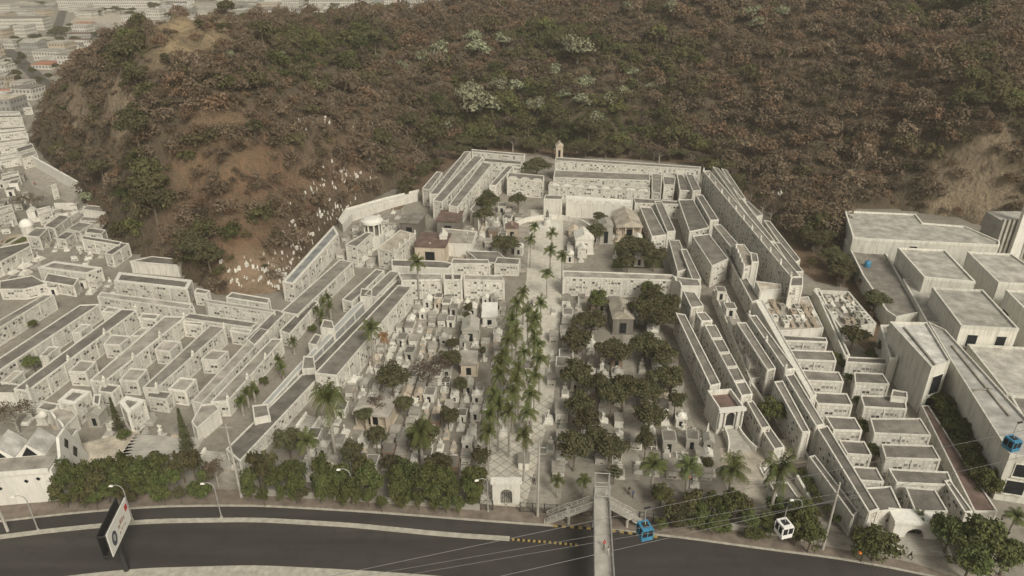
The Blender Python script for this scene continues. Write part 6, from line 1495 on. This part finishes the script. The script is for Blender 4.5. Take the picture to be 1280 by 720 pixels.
while y < 1250:
    x = -900+(y*7 % 13); dpt = random.uniform(11, 17)*(1+max(0, y-600)/900)
    while x < 260:
        wd = random.uniform(10, 27)*(1+max(0, y-600)/900); px, py, _ = PX(x, y, 0)
        ok = -25 < px < 640 and -6 < py < 150 and (px < 175 or py < 24)
        if ok and not occupied(x, y, wd, dpt) and not near_street(x, y):
            tz = T([[x, y], [x+wd, y], [x-wd/2, y-dpt], [x-wd/2, y+dpt]]).max()
            if tz < -.2 and nh < 230 and random.random() < .9:
                wl = random.choices(WALLS, [7,3,3,.3,.5])[0]; rf = random.choices(ROOFS, [7,4,.8,4,4,1.5])[0]; gb = random.random() < .35; h = random.choice([3.2,3.4,6.4,6.6,6.8,9.8])
                house(x, y, wd*.86, dpt*.84, h, random.uniform(-.06, .06)-.12, wl[0], rf[0], f'{"low" if h < 4 else "tall" if h > 9 else "two storey"} {wl[1]} house with {rf[1]} roof', gb); nh += 1
        x += wd+random.choice([1.0, 1.5, 4])
    y += dpt+random.choice([2, 3, 9])
print('houses', nh)
TT = 'trees of the town behind'
for i in range(70):
    px, py = (random.uniform(0, 165), random.uniform(2, 110)) if i < 50 else (random.uniform(280, 620), random.uniform(0, 14))
    q = W(px, py)
    if T([[q.x, q.y]])[0] > -.3: continue
    put_tree(DARK, px, py, random.uniform(3, 6.5), 6, 'dark tree among the roofs of the town', TT)
for px, py, r in [(40,4,14),(55,50,10),(45,46,8),(75,36,10),(68,40,8),(30,52,9),(150,12,6),(125,12,8),(165,12,6),(95,70,5),(120,62,6),(150,40,5),(40,88,4),(28,72,5),(500,14,10),(520,12,8),(480,14,8),(540,16,6),(290,12,12),(270,14,8),(465,12,6),(575,10,7),(22,98,4)]:
    put_tree(DARK, px, py, r, None or 7, 'dark tree among the roofs of the town', TT)
# terrace yards and vaults at the left edge under the town
EG = 'white vault rows at the left edge below the town'
for q in [[(0,160),(30,158),(34,166),(0,170)], [(0,176),(34,172),(40,181),(0,188)], [(-10,196),(20,190),(26,200),(-10,206)], [(20,186),(40,180),(48,196),(30,202)], [(2,218),(22,214),(26,224),(4,230)], [(-10,262),(14,256),(18,268),(-10,280)], [(46,262),(62,258),(66,268),(50,274)], [(-10,140),(24,140),(28,148),(-10,150)],
          [(20,128),(36,128),(40,136),(22,138)], [(64,232),(70,230),(72,240),(66,242)]]:
    for q2 in split(q, 2, .2): block(q2, random.choice([3, 3.6, 4.4]), 'white vault block on the terraces at the left edge', EG, body='niche_wall', roof=random.choice(['roof_light', 'roof_grey', 'roof_slab']))
q = W(36,290,0); t = thing('white_dome', 'white dome on a round drum beside the round terrace', 'dome', (q.x, q.y, 0)); m = MB(); m.lathe([(2,0),(2,2.4)], 20); m.build('drum','white_wall',t); m = MB(); m.lathe([(2.2,2.4),(2.1,3.2),(1.4,4.1),(.6,4.5),(0,4.6)], 20); m.build('dome','bright_wall',t,smooth=True)
q = W(22,305,0); t = thing('round_terrace', 'round cream terrace with gold rim at the left edge', 'terrace', (q.x, q.y, 0)); m = MB(); m.lathe([(4.5,0),(4.5,1.6),(4.1,1.6),(4.1,1.0),(0,1.0)], 26); m.build('ring','tan_wall',t); m = MB(); m.lathe([(3.0,1.0),(3.0,1.3),(0,1.35)], 20); m.build('centre','grass',t)


for p in DARK+HEDGE+BRIGHT+BARE+FLOWER+OLIVE+[cf]+PALM+[DRYP]+FAN+SMALLP+PROT+SG+HGV:
    if p.name not in USED:
        for c in list(p.children): bpy.data.objects.remove(c)
        THINGS[:] = [t for t in THINGS if t != p]; bpy.data.objects.remove(p)
m = MB(); m.box(-2450, 2450, -350, 2450, -2.8, 118); hz = m.build('haze', 'white_paint'); hz.data.materials.clear()
hm = bpy.data.materials.new('haze_air'); hm.use_nodes = True; nt = hm.node_tree; nt.nodes.remove(nt.nodes['Principled BSDF']); pv = nt.nodes.new('ShaderNodeVolumePrincipled')
pv.inputs['Color'].default_value = (.93, .88, .78, 1); pv.inputs['Density'].default_value = .00022; pv.inputs['Anisotropy'].default_value = .0; nt.links.new(pv.outputs[0], nt.nodes['Material Output'].inputs['Volume'])
hz.data.materials.append(hm); hz['kind'] = 'stuff'
#==LABELS==
LM = [(690,285,'the dark plaza statue'),(632,305,'the first upper palms'),(785,285,'the cream temple mausoleum'),(757,300,'the grey gabled chapel'),(730,310,'the round windowed chapel'),(482,275,'the white rotunda'),(555,280,'the dark weathered chapel'),(538,315,'the tan arched chapel'),
 (521,345,'the tall cross wall palm'),(463,425,'the palm beside the dry one'),(479,430,'the dry brown palm'),(410,520,'the biggest front palm'),(525,560,'the thick front palm'),(541,465,'the leafless brown tree'),(490,475,'the round green tree'),(468,525,'the columned tomb temple'),(588,428,'the rose window tomb'),(586,465,'the flat cream mausoleum'),
 (612,400,'the bright slab house'),(585,388,'the slim cypress'),(600,570,'the left gate tree'),(633,615,'the ornate entrance gate'),(660,600,'the diamond paving'),(650,500,'the avenue middle'),(655,430,'the dense palm rows'),(650,375,'the lower avenue head'),(700,480,'the side path'),(707,400,'the side path top'),
 (778,410,'the dark fronted mausoleum'),(785,540,'the garden path foot'),(785,460,'the garden path middle'),(752,600,'the footbridge tower'),(818,580,'the first right palm'),(862,583,'the orange ball palm'),(916,590,'the spreading palm'),(974,600,'the tall curved palm'),(908,520,'the arched gatehouse'),(912,560,'the curved staircase'),
 (870,470,'the long right row'),(830,372,'the right cross wall end'),(735,350,'the right cross wall'),(804,310,'the joined garden trees'),(930,310,'the white tan tower'),(995,355,'the round headed tower'),(990,395,'the tan tomb terrace'),(1055,390,'the walled grave terrace'),(1068,418,'the round garden tree'),(1165,480,'the corner window wing'),
 (1141,660,'the vaulted gate'),(1225,675,'the biggest corner tree'),(1240,580,'the long flat wing'),(1180,380,'the two windowed hall'),(1084,333,'the blue water tank'),(1262,280,'the ribbed tower'),(1225,220,'the pale quarry face'),(1040,320,'the dark tree clump'),(1200,22,'the lone dark crest tree'),(1000,60,'the upper right scrub'),(900,120,'the brown upper wood'),
 (840,22,'the crest flowering trees'),(722,85,'the big flowering tree'),(600,155,'the largest flowering tree'),(585,70,'the upper flowering trees'),(545,85,'the paired flowering trees'),(699,185,'the tan hill shrine'),(540,190,'the dark wood corner'),(470,110,'the middle hill scrub'),(398,124,'the bright green hill bush'),(330,80,'the upper left scrub'),(235,45,'the straw knob'),(165,85,'the green gully head'),(180,200,'the green gully'),(200,300,'the gully foot'),
 (260,335,'the slope foot trees'),(330,360,'the red slope foot'),(350,290,'the red slope middle'),(300,230,'the bare red slope'),(420,210,'the upper grave slope'),(400,290,'the outermost terrace row'),(100,130,'the left cliff'),(114,244,'the round flowering tree'),(60,235,'the sloping court'),(22,305,'the round terrace'),(36,280,'the white dome'),(35,250,'the bare grey tree'),
 (88,340,'the sunken roof block'),(195,348,'the deep parapet block'),(14,515,'the brown dry tree'),(50,580,'the white diamond hall'),(93,495,'the open topped tower'),(150,535,'the left conifer'),(236,560,'the taller conifer'),(268,585,'the purple dry tree'),(300,580,'the slim pole'),(360,560,'the street end tree'),(440,630,'the hidden street lamp'),(155,650,'the billboard'),
 (404,380,'the upper young palms'),(350,455,'the middle young palms'),(308,495,'the lower young palms'),(128,430,'the second long lane'),(205,430,'the third long lane'),(265,440,'the last long lane'),(30,470,'the left edge lane'),(160,400,'the lane backs'),(225,480,'the lane fronts'),(105,460,'the middle lane bays'),(138,12,'the long white building'),(22,40,'the three storey building'),(125,28,'the straw field'),(60,105,'the diagonal street'),(420,10,'the huge warehouse'),(550,12,'the blue door house'),(300,10,'the crest edge'),(1010,300,'the brown verge'),(975,300,'the low outer block'),(1085,560,'the block gap shrubs'),(960,150,'the scrub middle'),(1110,150,'the right scrub'),(780,150,'the back row wood'),(640,110,'the central wood')]
ONES = ['first','second','third','fourth','fifth','sixth','seventh','eighth','ninth','tenth','eleventh','twelfth','thirteenth','fourteenth','fifteenth','sixteenth','seventeenth','eighteenth','nineteenth']
ORD = ONES+['twentieth']+['twenty-'+o for o in ONES[:9]]+['thirtieth']+['thirty-'+o for o in ONES[:9]]+['fortieth']
CUT = re.compile(r' (in the |under the |of the |over the |beside |scattered |between |before |standing |leading |rising |half hidden|on the |right of |among |behind |rising )')
def loc_px(o):
    p = o.matrix_world.translation if False else o.location
    if o.type == 'MESH' and p.length < 1e-6: p = o.data.vertices[0].co
    return PX(p.x, p.y, p.z)
def ordinals(objs):
    P = [loc_px(o) for o in objs]; sx = max(p[0] for p in P)-min(p[0] for p in P); sy = max(p[1] for p in P)-min(p[1] for p in P)
    if sx >= sy: idx = sorted(range(len(P)), key=lambda i: P[i][0]); suf = 'from the left'
    else: idx = sorted(range(len(P)), key=lambda i: -P[i][1]); suf = 'from the front'
    n = len(idx)
    for k, i in enumerate(idx):
        o = objs[i]; w_ = ('leftmost' if suf[9] == 'l' else 'nearest') if k == 0 else ('rightmost' if suf[9] == 'l' else 'farthest') if k == n-1 else ORD[k]+' '+suf
        o['label'] = o['label']+', '+w_
def by_label(L):
    d = {}
    for o in L: d.setdefault(o.get('label', ''), []).append(o)
    return d
THINGS = [o for o in dict.fromkeys(THINGS)]
for o in THINGS: o['label'] = o.get('label', '').replace(' with a ', ' with ')
D0 = by_label(THINGS)
for lab, L in D0.items():
    if len(L) < 2: continue
    if len(L) <= 8 and len(lab.split()) <= 12: continue
    m_ = CUT.search(lab); short = lab[:m_.start()] if m_ and len(lab[:m_.start()].split()) >= 2 else lab
    short = ' '.join(short.split()[:7]) if len(short.split()) > 7 else short
    for o in L:
        px, py, _ = loc_px(o); lm = min(LM, key=lambda a: (a[0]-px)**2+((a[1]-py)*1.3)**2); o['label'] = short+' near '+lm[2]
        if not o.get('group'): o['group'] = lab
for lab, L in by_label(THINGS).items():
    if 1 < len(L) <= 40 and len(lab.split()) <= 12: ordinals(L)
    elif len(L) > 1: print('SAME', len(L), lab)
